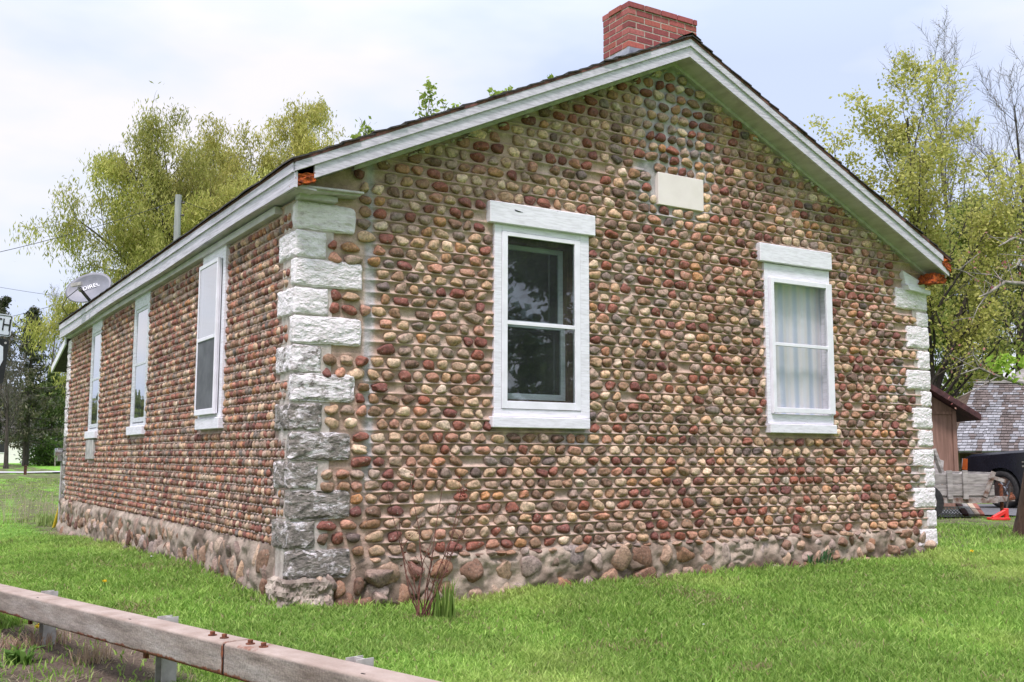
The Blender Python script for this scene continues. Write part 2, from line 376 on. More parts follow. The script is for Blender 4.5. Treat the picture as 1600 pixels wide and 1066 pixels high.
def sheet(name, pts, m, dz, n=24):
    """a laid surface following the ground between two edge polylines"""
    (a0, a1), (b0, b1) = pts; V = []; Q = []
    for i in range(n+1):
        t = i/n
        for p, q in ((a0, a1), (b0, b1)):
            x, y = p[0]+(q[0]-p[0])*t, p[1]+(q[1]-p[1])*t; V.append((x, y, float(gz(x, y))+dz))
    Q = [(2*i, 2*i+1, 2*i+3, 2*i+2) for i in range(n)]
    me = bpy.data.meshes.new(name); me.from_pydata(V, [], Q); o = link(name, me, m); tag(o, None, None, kind='structure'); return o
sheet('road', (((-3.4, -60), (-3.4, 60)), ((-11, -60), (-11, 60))), M['asphalt'], .02, 60)
sheet('driveway', (((14.2, -14), (14.2, 16)), ((21, -14), (21, 16))), M['asphalt'], .03, 40)
pA, pB = at(-260, 741, 64), at(330, 741, 66)
sheet('footpath', (((pA[0], pA[1]), (pB[0], pB[1])), ((pA[0]+.6, pA[1]+3.2), (pB[0]+.6, pB[1]+3.2))), M['path'], .05, 8)

# ------------------------------------------------------------------ grass
GC = np.array((EYE[0], EYE[1]))
def grass(name, n, rmin, rmax, hscale, segs=1, fan=39):
    rg = np.random.default_rng(hash(name) % 1000 if False else 5+n % 97)
    e_ = .45
    u = rg.random(n); r = (rmin**e_+(rmax**e_-rmin**e_)*u)**(1/e_)
    th0 = math.atan2(ROT[1, 2], ROT[0, 2]); th = th0+np.radians(fan)*(rg.random(n)*2-1)
    x, y = GC[0]+r*np.cos(th), GC[1]+r*np.sin(th)
    keep = ~((x > -.03) & (x < HW+.03) & (y > -.04) & (y < HL+.03))
    keep &= (x > -3.2) & ~((x > 14.2) & (x < 21) & (y < 16))
    keep &= rg.random(n) > dirt_mask(x, y)*.96
    clump = fbm(x*2.1, y*2.1, 40)
    keep &= rg.random(n) < .35+1.2*clump
    x, y, r = x[keep], y[keep], r[keep]; n = len(x); z = gz(x, y)-.006
    patch = fbm(x*.55, y*.55, 50); fine = fbm(x*4, y*4, 60); long_ = sst(.6, .8, fbm(x*1.4, y*1.4, 70))
    edge = np.maximum(sst(.30, .02, -y)*(x > 0)*(y < .05), sst(.30, .02, -x)*(y > 0)*(x < .05))
    h = (.020+.026*rg.random(n))*(.75+.6*fine+.5*long_)*hscale*(1+r/28)*(1+.7*edge*rg.random(n))
    w = (.0016+.0014*rg.random(n))*(1+r/5.0)
    a = rg.random(n)*2*np.pi; lean = rg.normal(0, .5, (n, 2))*h[:, None]
    dx, dy = np.cos(a)*w, np.sin(a)*w
    P0 = np.stack([x-dx, y-dy, z], -1); P1 = np.stack([x+dx, y+dy, z], -1)
    T = np.stack([x+lean[:, 0], y+lean[:, 1], z+h], -1)
    k = rg.random((n, 1))
    c = np.array((.185, .365, .05))*(1-k)+np.array((.44, .61, .15))*k
    yel = sst(.48, .72, patch)[:, None]; c = c*(1-.7*yel)+np.array((.44, .53, .15))*.7*yel
    dk = np.maximum(sst(.52, .30, patch), sst(.55, .35, fbm(x*1.7, y*1.7, 55)))[:, None]; c = c*(1-.22*dk)
    dry = (rg.random((n, 1)) < .03+.30*sst(.62, .80, fbm(x*1.9, y*1.9, 90))[:, None]); c = np.where(dry, np.array((.34, .29, .15)), c)
    c *= (.75+.5*rg.random((n, 1)))
    if segs == 1:
        V = np.stack([P0, P1, T], 1).reshape(-1, 3); F = np.arange(3*n).reshape(n, 3)
        C = np.repeat(c, 3, 0); o = npmesh(name, V, [(F, 0)], M['grass'], col=C)
    else:
        m = np.stack([x+lean[:, 0]*.35, y+lean[:, 1]*.35, z+h*.62], -1); q = np.stack([dx, dy, dx*0], -1)*.75
        V = np.stack([P0, P1, m+q, m-q, T], 1).reshape(-1, 3); i = np.arange(n)*5
        C = np.repeat(c, 5, 0)
        o = npmesh(name, V, [(np.stack([i, i+1, i+2, i+3], -1), 0), (np.stack([i+3, i+2, i+4], -1), 0)], M['grass'], col=C)
    return o
gr = grass('lawn_grass', 900000, 3.4, 17, 1.0, 2); tag(gr, 'short bright green lawn grass around the cobblestone building', 'grass', kind='stuff')
gr2 = grass('far_lawn_grass', 260000, 15, 60, .5, 1, 36); tag(gr2, 'mown green grass of the far lawn beyond the building', 'grass', kind='stuff')

# ------------------------------------------------------------------ cobbles
def protos(k, sub, seed, rough=False, plo=2.0, phi=3.2):
    rg = np.random.default_rng(seed); bm = bmesh.new(); bmesh.ops.create_icosphere(bm, subdivisions=sub, radius=1)
    bm.verts.ensure_lookup_table()
    V = np.array([v.co[:] for v in bm.verts]); F = np.array([[v.index for v in f.verts] for f in bm.faces]); bm.free()
    keep = V[F][:, :, 1].max(1) < .45                    # outward is -y in proto space; drop what is bedded in mortar
    F = F[keep]; used = np.unique(F); remap = -np.ones(len(V), int); remap[used] = np.arange(len(used)); F = remap[F]; V = V[used]
    out = []
    for _ in range(k):
        p = rg.uniform(plo, phi); n = (np.abs(V)**p).sum(1)**(1/p); Q = V/n[:, None]
        for _j in range(5):
            w = rg.normal(0, 1.3, 3); ph = rg.random()*6.28; Q = Q*(1+.085*np.sin(V@w*1.6+ph))[:, None]
        for _j in range(rg.integers(9, 15) if rough else rg.integers(2, 6)):
            d = rg.normal(0, 1, 3); d /= np.linalg.norm(d); c = rg.uniform(.45, .85) if rough else rg.uniform(.62, .95); t = Q@d; Q = Q-np.maximum(t-c, 0)[:, None]*d*.8
        Q = Q/np.abs(Q).max(0)
        out.append(Q)
    return np.array(out), F
PROTO, PF = protos(60, 3, 3)
PROTO2, PF2 = protos(40, 2, 5)
PROTO4, PF4 = protos(40, 2, 15, False, 1.75, 2.2)
PROTO3, PF3 = protos(50, 3, 8, True)

PAL_F = [((178,152,122),3.6),((204,184,158),1.6),((158,138,120),3.4),((140,112,88),3.4),((108,86,72),1.8),((132,80,66),2.4),((112,66,60),2.3),((172,128,106),2.0),((138,124,114),1.3),((94,84,80),.6),((176,134,94),1.0),((192,168,138),2)]
PAL_S = [((182,156,128),3.2),((202,182,154),1.8),((160,142,126),3),((146,114,92),3),((110,86,72),1.5),((138,90,76),2.3),((118,72,64),1.9),((168,118,98),2),((120,112,104),1.2),((180,132,92),.7)]
PAL_B = [((166,142,120),3),((180,160,138),2.6),((146,114,90),1.8),((122,94,76),1.6),((136,122,112),2.4),((112,80,70),1.),((158,144,132),3)]
def pick(pal, n, rg, gain=1.03):
    c = np.array([lin(p[0]) for p in pal])*np.array((1.02, .965, .96)); w = np.array([p[1] for p in pal]); w = w/w.sum()
    m_ = (c*w[:, None]).sum(0); c = c*.90+m_*.10
    q = c[rg.choice(len(pal), n, p=w)]
    return np.clip(q*gain*(.82+.36*rg.random((n, 1)))*(1+rg.normal(0, .07, (n, 1))*np.array([[.5, 0, -.6]])), .01, .8)

def stones(cs, hw, hh, dep, rot, map_, rg, pal, P=PROTO, F=PF, squash=None):
    """stones at (u,z) centres with half width, half height and protrusion; map_(u,z,d)->xyz"""
    n = len(cs); k = rg.integers(0, len(P), n); Q = P[k].copy()
    flip = rg.choice([-1, 1], (n, 1)); Q[:, :, 0] *= flip
    x = Q[:, :, 0]*hw[:, None]; z = Q[:, :, 2]*hh[:, None]; d = -Q[:, :, 1]*dep[:, None]
    ca, sa = np.cos(rot)[:, None], np.sin(rot)[:, None]
    u = cs[:, 0][:, None]+x*ca-z*sa; zz = cs[:, 1][:, None]+x*sa+z*ca
    V = map_(u, zz, d+cs[:, 2][:, None]).reshape(-1, 3)
    m = P.shape[1]; FF = (F[None]+(np.arange(n)*m)[:, None, None]).reshape(-1, 3)
    if np.any(flip < 0):
        FF = FF.reshape(n, -1, 3); FF[flip[:, 0] < 0] = FF[flip[:, 0] < 0][:, :, ::-1]; FF = FF.reshape(-1, 3)
    C = np.repeat(pick(pal, n, rg), m, 0)
    return V, FF, C

def mortar(us, zs, rows, openings, lim, map_, colf, dispf):
    for a in openings: us = np.union1d(us, [a[0], a[1]]); zs = np.union1d(zs, [a[2], a[3]])
    U, Z = np.meshgrid(us, zs, indexing='ij')
    Zc = np.minimum(Z, lim(U)); Dp = dispf(U, Zc)
    V = map_(U, Zc, Dp).reshape(-1, 3); nu, nz_ = U.shape; i = np.arange(nu*nz_).reshape(nu, nz_)
    Q = np.stack([i[:-1, :-1], i[1:, :-1], i[1:, 1:], i[:-1, 1:]], -1).reshape(-1, 4)
    cu = ((us[:-1]+us[1:])/2)[:, None]+zs[None, :-1]*0; cz = ((zs[:-1]+zs[1:])/2)[None]+us[:-1, None]*0
    ok = (Z[:-1, :-1] < lim(U[:-1, :-1])+.0) | (Z[:-1, :-1] < lim(U[1:, :-1]))
    for a in openings: ok &= ~((cu > a[0]) & (cu < a[1]) & (cz > a[2]) & (cz < a[3]))
    return V, Q[ok.ravel()], colf(U, Zc).reshape(-1, 3)

house = thing('cobblestone_house', 'low gabled cobblestone building with white stone corner blocks, five white windows and a brick chimney', 'house', (0, 0, 0))

fmap = lambda u, z, d: np.stack([u+0*z+0*d, -d+0*u, z+0*u], -1)
smap = lambda u, z, d: np.stack([-d+0*u, u+0*z+0*d, z+0*u], -1)

# heights of the corner blocks: near corner (z top, long on front?) and right corner
QZ = np.linspace(3.172, .20, 14)
QW = [(.555-.09*random.Random(i*7).random()) if i % 2 == 0 else (.225+.04*random.Random(i*5).uniform(-1, 1)) for i in range(13)]
near_q = [(QZ[i+1]+.008, QZ[i]-.008, i % 2 == 0) for i in range(13)]
right_top = [2.985, 2.80, 2.715, 2.50, 2.40, 2.20, 2.11, 1.93, 1.83, 1.60, 1.49, 1.27, 1.16, .96, .86, .68, .60, .42, .34, .10]
right_q = [(right_top[2*i+1], right_top[2*i], i % 2 == 0) for i in range(10)]
# even spacing taken from the photograph: wide and narrow blocks alternate
RQ = [(455,487,1397),(490,512,1430),(512,546,1415),(550,578,1432),(580,610,1415),(612,636,1437),(638,670,1425),(672,698,1433),(702,730,1425),(732,760,1443),(762,793,1427),(797,823,1447),(826,853,1434)]
def on_front(px, py):
    d = ROT @ np.array([px-PCX, py-PCY, FOC]); t = -EYE[1]/d[1]; return EYE+d*t
right_q = []
for (t, b, l) in RQ:
    px = 1446+(t-455)*12/400.; right_q.append((on_front(px, b)[2], on_front(px, t)[2], on_front(l, t)[0]))

LW = (1.80, 2.86, 1.39, 3.41); RW = (5.06, 6.15, 1.39, 3.39); PLQ = (3.66, 4.265, 3.615, 3.955)
def gable(u): return 5.075-.465*np.abs(u-3.88)

def front_wall():
    rg = np.random.default_rng(21)
    open_ = [(1.82, 2.80, 1.45, 3.25), (5.10, 6.06, 1.45, 3.25)]
    block = [(1.735, 2.88, 3.20, 3.40), (1.795, 2.825, 1.385, 3.25), (5.0, 6.09, 3.185, 3.39), (5.085, 6.075, 1.385, 3.25), PLQ]
    for (z0, z1, lg), w_ in zip(near_q, QW): block.append((-.1, w_+.012, z0+.006, z1-.006))
    for z0, z1, l in right_q: block.append((l-.02, 8, z0-.01, z1+.01))
    block.append((-.1, .52, 3.10, 3.34)); block.append((7.2, 7.9, 3.06, 3.4)); block.append((-.1, .56, -.3, .22))
    bounds = [.355]
    while bounds[-1] < 5.0: bounds.append(bounds[-1]+.101+rg.normal(0, .004)+(.006 if bounds[-1] > 3.4 else 0))
    bounds = np.array(bounds)
    wob = lambda u, z: .012*(vnoise(u*.4, z*.7, 8)-.5)+.004*(vnoise(u*1.7, z*2, 9)-.5)
    cs = []; hw = []; hh = []; dp = []; rt = []
    for i in range(len(bounds)-1):
        z0, z1 = bounds[i], bounds[i+1]; zc = (z0+z1)/2; H = z1-z0; u = .02+rg.random()*.05
        while u < HW:
            w = rg.choice([.095, .115, .13, .15, .175], p=[.13, .27, .3, .2, .1])*(1+rg.normal(0, .08)); uc = u+w/2
            hit = False
            for w in (w, .115, .095, .078):
                uc = u+w/2; a, b = w/2*rg.uniform(.93, 1.0), H*rg.uniform(.405, .465)
                hit = any(uc+a > q[0] and uc-a < q[1] and z1-.03 > q[2] and z0+.03 < q[3] for q in block)
                if not hit: break
            if hit: u += .012; continue
            u += w+rg.uniform(.004, .024)
            z = zc+float(wob(uc, zc))
            if z+b > gable(uc)-.012 and z+b*.2 > gable(uc): continue
            if .59 < uc < .66 and rg.random() < .7: continue
            if rg.random() < .012: continue
            cs.append((uc, z, .002)); hw.append(a); hh.append(b); dp.append(rg.uniform(.030, .048)); rt.append(rg.normal(-.02, .12))
    V1, F1, C1 = stones(np.array(cs), np.array(hw), np.array(hh), np.array(dp), np.array(rt), fmap, rg, PAL_F)
    us = np.arange(0.0, HW+.001, .030); zs = [-.35, -.2, -.1, 0., .1, .2, .3]
    for i in range(len(bounds)-1): zs += list(bounds[i]+(bounds[i+1]-bounds[i])*np.array([0, .07, .14, .32, .5, .68, .86, .93]))
    zs = np.array(sorted(zs+[5.08]))
    def disp(u, z):
        zz = z-wob(u, z); k = np.abs(zz[..., None]-bounds).min(-1) if False else np.min(np.abs(np.stack([zz-b for b in bounds])), 0)
        ridge = np.clip(1.2-k/.016, 0, 1)*(.45+.55*sst(.30, .50, fbm(u*3.1, z*2.3, 31)))*sst(.3, .4, z)*(.15+.85*sst(.60, .72, u))*sst(.16, .05, np.maximum(PLQ[2]-.3-z, 0)*0+np.maximum(.5-np.abs(u-3.93), 0)*sst(3.5, 3.7, z))
        return -.010+.032*ridge+.014*(fbm(u*11, z*11, 12)-.5)+.012*(fbm(u*2.3, z*2.3, 14)-.5)
    def colf(u, z):
        c = np.empty(u.shape+(3,)); c[:] = lin((198, 170, 152))*.88
        pale = sst(.45, .72, fbm(u*1.6, z*1.6, 33))[..., None]; c = c*(1-.5*pale)+lin((208, 190, 174))*.84*.5*pale
        # grey cement: flue patch above and round the plaque, pointing beside the corner blocks, smear under the window
        g = sst(.62, .34, np.abs(u-3.93)+.25*(fbm(u*4, z*4, 35)-.5))*sst(3.35, 3.6, z)
        g = np.maximum(g, sst(.055, .03, np.abs(u-.625+.05*(fbm(u*0, z*2, 36)-.5)))*sst(.6, 1.2, z))
        g = np.maximum(g, .8*sst(.30, .05, np.abs(u-2.7))*sst(1.15, 1.3, z)*sst(1.42, 1.38, z))
        g = np.maximum(g, .7*sst(.35, .1, np.abs(u-7.25+.3*(z-1.5)*.3))*sst(.55, .7, fbm(u*5, z*5, 37)))
        c = c*(1-g[..., None]*.85)+lin((190, 188, 188))*.9*.85*g[..., None]
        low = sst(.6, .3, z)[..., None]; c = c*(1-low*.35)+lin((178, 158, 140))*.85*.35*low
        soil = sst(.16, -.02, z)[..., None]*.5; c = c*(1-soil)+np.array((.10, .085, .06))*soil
        return c
    V2, Q2, C2 = mortar(us, zs, None, open_, lambda u: gable(u)+.03, fmap, colf, disp)
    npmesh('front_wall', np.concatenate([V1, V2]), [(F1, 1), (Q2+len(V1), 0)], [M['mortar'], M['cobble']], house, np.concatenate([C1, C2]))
    return bounds

def front_foundation():
    rg = np.random.default_rng(5); cs = []; hw = []; hh = []; dp = []; rt = []
    def row(z0, z1, wmin, wmax, u0, u1, jitter, pr):
        u = u0
        while u < u1:
            w = rg.uniform(wmin, wmax); uc = u+w/2; u += w*.98+rg.uniform(-.01, .03)
            zc = (z0+z1)/2+rg.normal(0, jitter); h = (z1-z0)*rg.uniform(.46, .60)
            cs.append((uc, zc, rg.uniform(-.015, .02))); hw.append(w*rg.uniform(.43, .52)); hh.append(h); dp.append(rg.uniform(.5, 1.2)*pr); rt.append(rg.normal(0, .12))
    row(.115, .325, .17, .38, .62, 5.3, .012, .085)
    row(-.10, .12, .13, .36, .62, 5.3, .02, .085)
    row(.30, .36, .10, .2, .66, 5.2, .006, .075)
    row(.19, .33, .12, .26, 5.2, 7.55, .025, .085)
    row(.07, .21, .10, .24, 5.2, 7.6, .025, .095)
    row(-.05, .09, .10, .22, 5.2, 7.7, .025, .10)
    row(.31, .36, .08, .2, 5.2, 7.3, .008, .06)
    row(-.12, .12, .12, .24, .0, .60, .02, .07); row(.05, .2, .10, .18, .0, .6, .02, .055)
    cs.append((.72, .20, .03)); hw.append(.135); hh.append(.095); dp.append(.11); rt.append(.06)
    cs.append((.75, .02, .03)); hw.append(.085); hh.append(.075); dp.append(.10); rt.append(.1)
    cs = np.array(cs); 
    V1, F1, C1 = stones(cs, np.array(hw), np.array(hh), np.array(dp), np.array(rt), fmap, rg, PAL_B, PROTO3, PF3); C1 = C1*.95
    us = np.arange(-.02, HW+.02, .018); zs = np.concatenate([np.arange(-.4, .37, .018)])
    def disp(u, z): return -.045*sst(.66, .54, u)*(u < 2)-.04*sst(7.35, 7.5, u)*sst(.05, .12, z)+.030+.07*(fbm(u*4.5, z*7.5, 71)-.35)*(.3+.7*sst(.5, .7, u))+.05*(fbm(u*14, z*14, 73)-.5)-.05*sst(.3, .37, z)-.05*sst(.72, .8, fbm(u*3, z*7, 75))
    def colf(u, z):
        c = np.empty(u.shape+(3,)); c[:] = lin((188, 170, 152))*.84
        t = sst(.4, .7, fbm(u*2.5, z*3, 77))[..., None]; c = c*(1-t)+lin((142, 124, 108))*.72*t
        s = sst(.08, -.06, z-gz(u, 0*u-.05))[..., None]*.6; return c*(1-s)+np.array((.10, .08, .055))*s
    V2, Q2, C2 = mortar(us, zs, None, [], lambda u: u*0+.36, fmap, colf, disp)
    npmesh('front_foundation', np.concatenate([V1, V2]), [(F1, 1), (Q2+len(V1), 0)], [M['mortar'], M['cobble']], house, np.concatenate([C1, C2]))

SWIN = [(1.88, 2.68), (5.12, 5.97), (8.20, 9.0)]
def side_wall():
    rg = np.random.default_rng(31)
    open_ = [(a+.02, b-.02, 1.47, 3.15) for a, b in SWIN]
    block = [(a-.01, b+.01, 1.40, 3.2) for a, b in SWIN]+[(8.30, 8.95, 1.08, 1.40)]
    for z0, z1, lg in near_q: block.append((-.1, .09 if lg else .40, z0-.01, z1+.01))
    block.append((HL-.22, HL+.1, -.3, 3.3))
    bounds = [.44]
    while bounds[-1] < 3.15: bounds.append(bounds[-1]+.0765+rg.normal(0, .002))
    bounds = np.array(bounds); wob = lambda u, z: .014*(vnoise(u*.45, z*.7, 18)-.5)
    cs = []; hw = []; hh = []; dp = []; rt = []
    for i in range(len(bounds)-1):
        z0, z1 = bounds[i], bounds[i+1]; zc = (z0+z1)/2; H = z1-z0; u = .02+rg.random()*.05
        while u < HL:
            w = rg.uniform(.052, .088); uc = u+w/2; u += w+rg.uniform(.008, .028); a, b = w/2*rg.uniform(.9, 1.0), H*rg.uniform(.43, .50)
            z = zc+float(wob(uc, zc))
            if z+b > 3.18: continue
            if any(uc+a*.8 > q[0] and uc-a*.8 < q[1] and z+b*.7 > q[2] and z-b*.7 < q[3] for q in block): continue
            cs.append((uc, z, .004)); hw.append(a); hh.append(b); dp.append(rg.uniform(.020, .032)); rt.append(rg.normal(0, .15))
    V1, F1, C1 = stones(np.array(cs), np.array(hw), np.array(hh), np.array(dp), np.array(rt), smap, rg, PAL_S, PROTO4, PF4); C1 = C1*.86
    us = np.arange(0, HL+.001, .035); zs = [-.45, -.3, -.15, 0., .1, .2, .3, .4]
    for i in range(len(bounds)-1): zs += list(bounds[i]+(bounds[i+1]-bounds[i])*np.array([0, .1, .2, .5, .8, .9]))
    zs = np.array(sorted(zs+[3.19]))
    def disp(u, z):
        zz = z-wob(u, z); k = np.min(np.abs(np.stack([zz-b for b in bounds])), 0)
        return -.007+.019*np.clip(1.2-k/.013, 0, 1)*sst(.4, .46, z)*(.5+.5*sst(.3, .5, fbm(u*3, z*3, 111)))+.012*(fbm(u*11, z*11, 112)-.5)
    def colf(u, z):
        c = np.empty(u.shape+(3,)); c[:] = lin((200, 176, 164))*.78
        pale = sst(.4, .7, fbm(u*1.3, z*1.6, 133))[..., None]; c = c*(1-.5*pale)+lin((206, 190, 182))*.85*.5*pale
        top = sst(1.6, 3., z)[..., None]*.4; return c*(1-top)+lin((196, 164, 144))*.9*top
    V2, Q2, C2 = mortar(us, zs, None, open_, lambda u: u*0+3.19, smap, colf, disp)
    npmesh('side_wall', np.concatenate([V1, V2]), [(F1, 1), (Q2+len(V1), 0)], [M['mortar'], M['cobble']], house, np.concatenate([C1, C2]))

def side_foundation():
    rg = np.random.default_rng(45); cs = []; hw = []; hh = []; dp = []; rt = []
    def row(z0, z1, wmin, wmax, u0, u1, pr):
        u = u0
        while u < u1:
            w = rg.uniform(wmin, wmax); uc = u+w/2; u += w+rg.uniform(.0, .03)
            cs.append((uc, (z0+z1)/2+rg.normal(0, .015), rg.uniform(-.01, .015))); hw.append(w*.48); hh.append((z1-z0)*rg.uniform(.4, .55)); dp.append(rg.uniform(.5, 1.1)*pr); rt.append(rg.normal(0, .2))
    row(.20, .44, .09, .2, .42, 10.9, .075); row(.0, .22, .09, .22, .42, 10.9, .075); row(-.22, .04, .12, .3, .42, 10.9, .12); row(.05, .3, .06, .12, .42, 10.9, .085)
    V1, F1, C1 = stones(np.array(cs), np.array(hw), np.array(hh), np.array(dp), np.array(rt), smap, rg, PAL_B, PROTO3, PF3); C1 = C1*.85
    us = np.arange(-.02, HL, .025); zs = np.arange(-.45, .46, .022)
    def disp(u, z): return -.055*sst(.48, .36, u)+.040+.075*(fbm(u*4.5, z*7, 171)-.35)*(.3+.7*sst(.3, .5, u))+.05*(fbm(u*13, z*13, 173)-.5)+.03*sst(.1, -.1, z)-.03*sst(.38, .45, z)
    def colf(u, z):
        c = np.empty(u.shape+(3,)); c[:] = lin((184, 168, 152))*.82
        t = sst(.4, .7, fbm(u*2.5, z*3, 177))[..., None]; c = c*(1-t)+lin((142, 126, 112))*.72*t
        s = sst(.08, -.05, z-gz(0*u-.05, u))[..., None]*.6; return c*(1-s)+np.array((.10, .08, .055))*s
    V2, Q2, C2 = mortar(us, zs, None, [], lambda u: u*0+.45, smap, colf, disp)
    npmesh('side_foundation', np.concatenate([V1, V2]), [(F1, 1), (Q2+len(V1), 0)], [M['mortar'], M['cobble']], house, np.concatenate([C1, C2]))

def rock_block(name, a, b, m, seed, amp=.008, res=.022, chip=.012):
    """rock-faced block: subdivided box pushed about by noise"""
    bm = bmesh.new(); (x0, y0, z0), (x1, y1, z1) = a, b
    bmesh.ops.create_cube(bm, size=1)
    for v in bm.verts: v.co = Vector((x0+(v.co.x+.5)*(x1-x0), y0+(v.co.y+.5)*(y1-y0), z0+(v.co.z+.5)*(z1-z0)))
    bmesh.ops.bevel(bm, geom=bm.edges[:], offset=.008, segments=1, affect='EDGES')
    bmesh.ops.triangulate(bm, faces=bm.faces[:])
    for _ in range(6):
        es = [e_ for e_ in bm.edges if e_.calc_length() > res*1.6]
        if not es: break
        bmesh.ops.subdivide_edges(bm, edges=es, cuts=1); bmesh.ops.triangulate(bm, faces=[f for f in bm.faces if len(f.verts) > 3])
    from mathutils import noise as N
    c = Vector(((x0+x1)/2, (y0+y1)/2, (z0+z1)/2)); hx = Vector(((x1-x0)/2, (y1-y0)/2, (z1-z0)/2))
    for v in bm.verts:
        d = v.co-c; q = Vector((d.x/hx.x, d.y/hx.y, d.z/hx.z)); edge = sorted((abs(q.x), abs(q.y), abs(q.z)))[1]
        w_ = Vector((v.co.x, v.co.y, v.co.z*2.2)); n = N.noise(w_*8+Vector((seed*3.1, seed, 0)))+.8*abs(N.noise(w_*17+Vector((seed, 0, 7))))+.7*N.noise(w_*34)
        pil = .006*(1-min(1, edge)**3)
        dirn = Vector((0, 0, 0)); ax = max(range(3), key=lambda k: abs(q[k])); dirn[ax] = 1 if q[ax] > 0 else -1
        v.co += dirn*(amp*n+pil)+Vector((1, 1, 1))*0
        if edge > .9: v.co -= Vector((q.x, q.y, q.z)).normalized()*abs(N.noise(v.co*11+Vector((0, seed, 0))))*chip
    me = bpy.data.meshes.new(name); bm.to_mesh(me); bm.free()
    return link(name, me, m, house)

def quoins():
    for i, (z0, z1, lg) in enumerate(near_q):
        m = M['q_white'] if i < 5 else (M['q_mid'] if i < 7 else M['q_worn'])
        if lg: rock_block('quoin_stone', (-.024, -.024, z0), (QW[i], .06, z1), m, i, chip=.012 if i < 6 else .030)
        else: rock_block('quoin_stone', (-.022, -.022, z0), (QW[i], .38, z1), m, i, chip=.012 if i < 6 else .030)
    for i, (z0, z1, l) in enumerate(right_q):
        rock_block('quoin_stone', (l, -.022, z0+.004), (HW+.02, .3, z1-.004), M['q_white'], 40+i)
    for i in range(13):
        z1 = 3.1-i*.235; lg = i % 2
        rock_block('quoin_stone', (-.03, HL-(.2 if lg else .3), z1-.22), (.2, HL+.03, z1), M['q_mid'] if i < 7 else M['q_worn'], 80+i, res=.06)
    b = MB(); b.box((-.008, -.008, .18), (.30, .30, 3.18)); b.build('corner_mortar', M['joint'], house)
    b = MB(); b.box((HW-.25, -.008, .0), (HW+.006, .30, 3.18)); b.build('corner_mortar', M['joint'], house)
    rock_block('corner_rubble', (-.05, -.05, -.35), (.34, .34, .196), M['rubble'], 60, .03)

front_wall(); front_foundation(); side_wall(); side_foundation(); quoins()

# plain far walls
b = MB(); b.prism([(HW-.02, .25, -.3), (HW-.02, HL-.02, -.3), (HW-.02, HL-.02, 3.19), (HW-.02, .25, 3.19)], (-.35, 0, 0)); b.build('right_wall', M['concrete'], house)
b = MB(); b.prism([(.02, HL, -.5), (HW-.4, HL, -.5), (HW-.4, HL, 3.38), (3.88, HL, 5.0), (.02, HL, 3.25)], (0, -.3, 0)); b.build('back_wall', M['concrete'], house)
b = MB(); b.box((.3, .3, -.02), (HW-.4, HL-.3, .15)); b.build('interior_floor', M['darkwood'], house)
b = MB(); b.box((.05, .06, 3.19), (HW-.4, HL-.32, 3.22)); b.build('interior_ceiling', M['darkwood'], house)
b = MB(); b.box((.3, 3.4, .16), (HW-.4, 3.45, 3.18)); b.build('interior_partition', M['darkwood'], house)

# plaque and weathered patch
b = MB(); b.box((3.668, -.035, 3.622), (4.258, .06, 3.948)); b.build('date_stone', M['limestone'], house, .004)
b = MB(); b.box((-.045, 8.33, 1.10), (.02, 8.92, 1.385)); b.build('cement_patch', M['concrete'], house, .008)

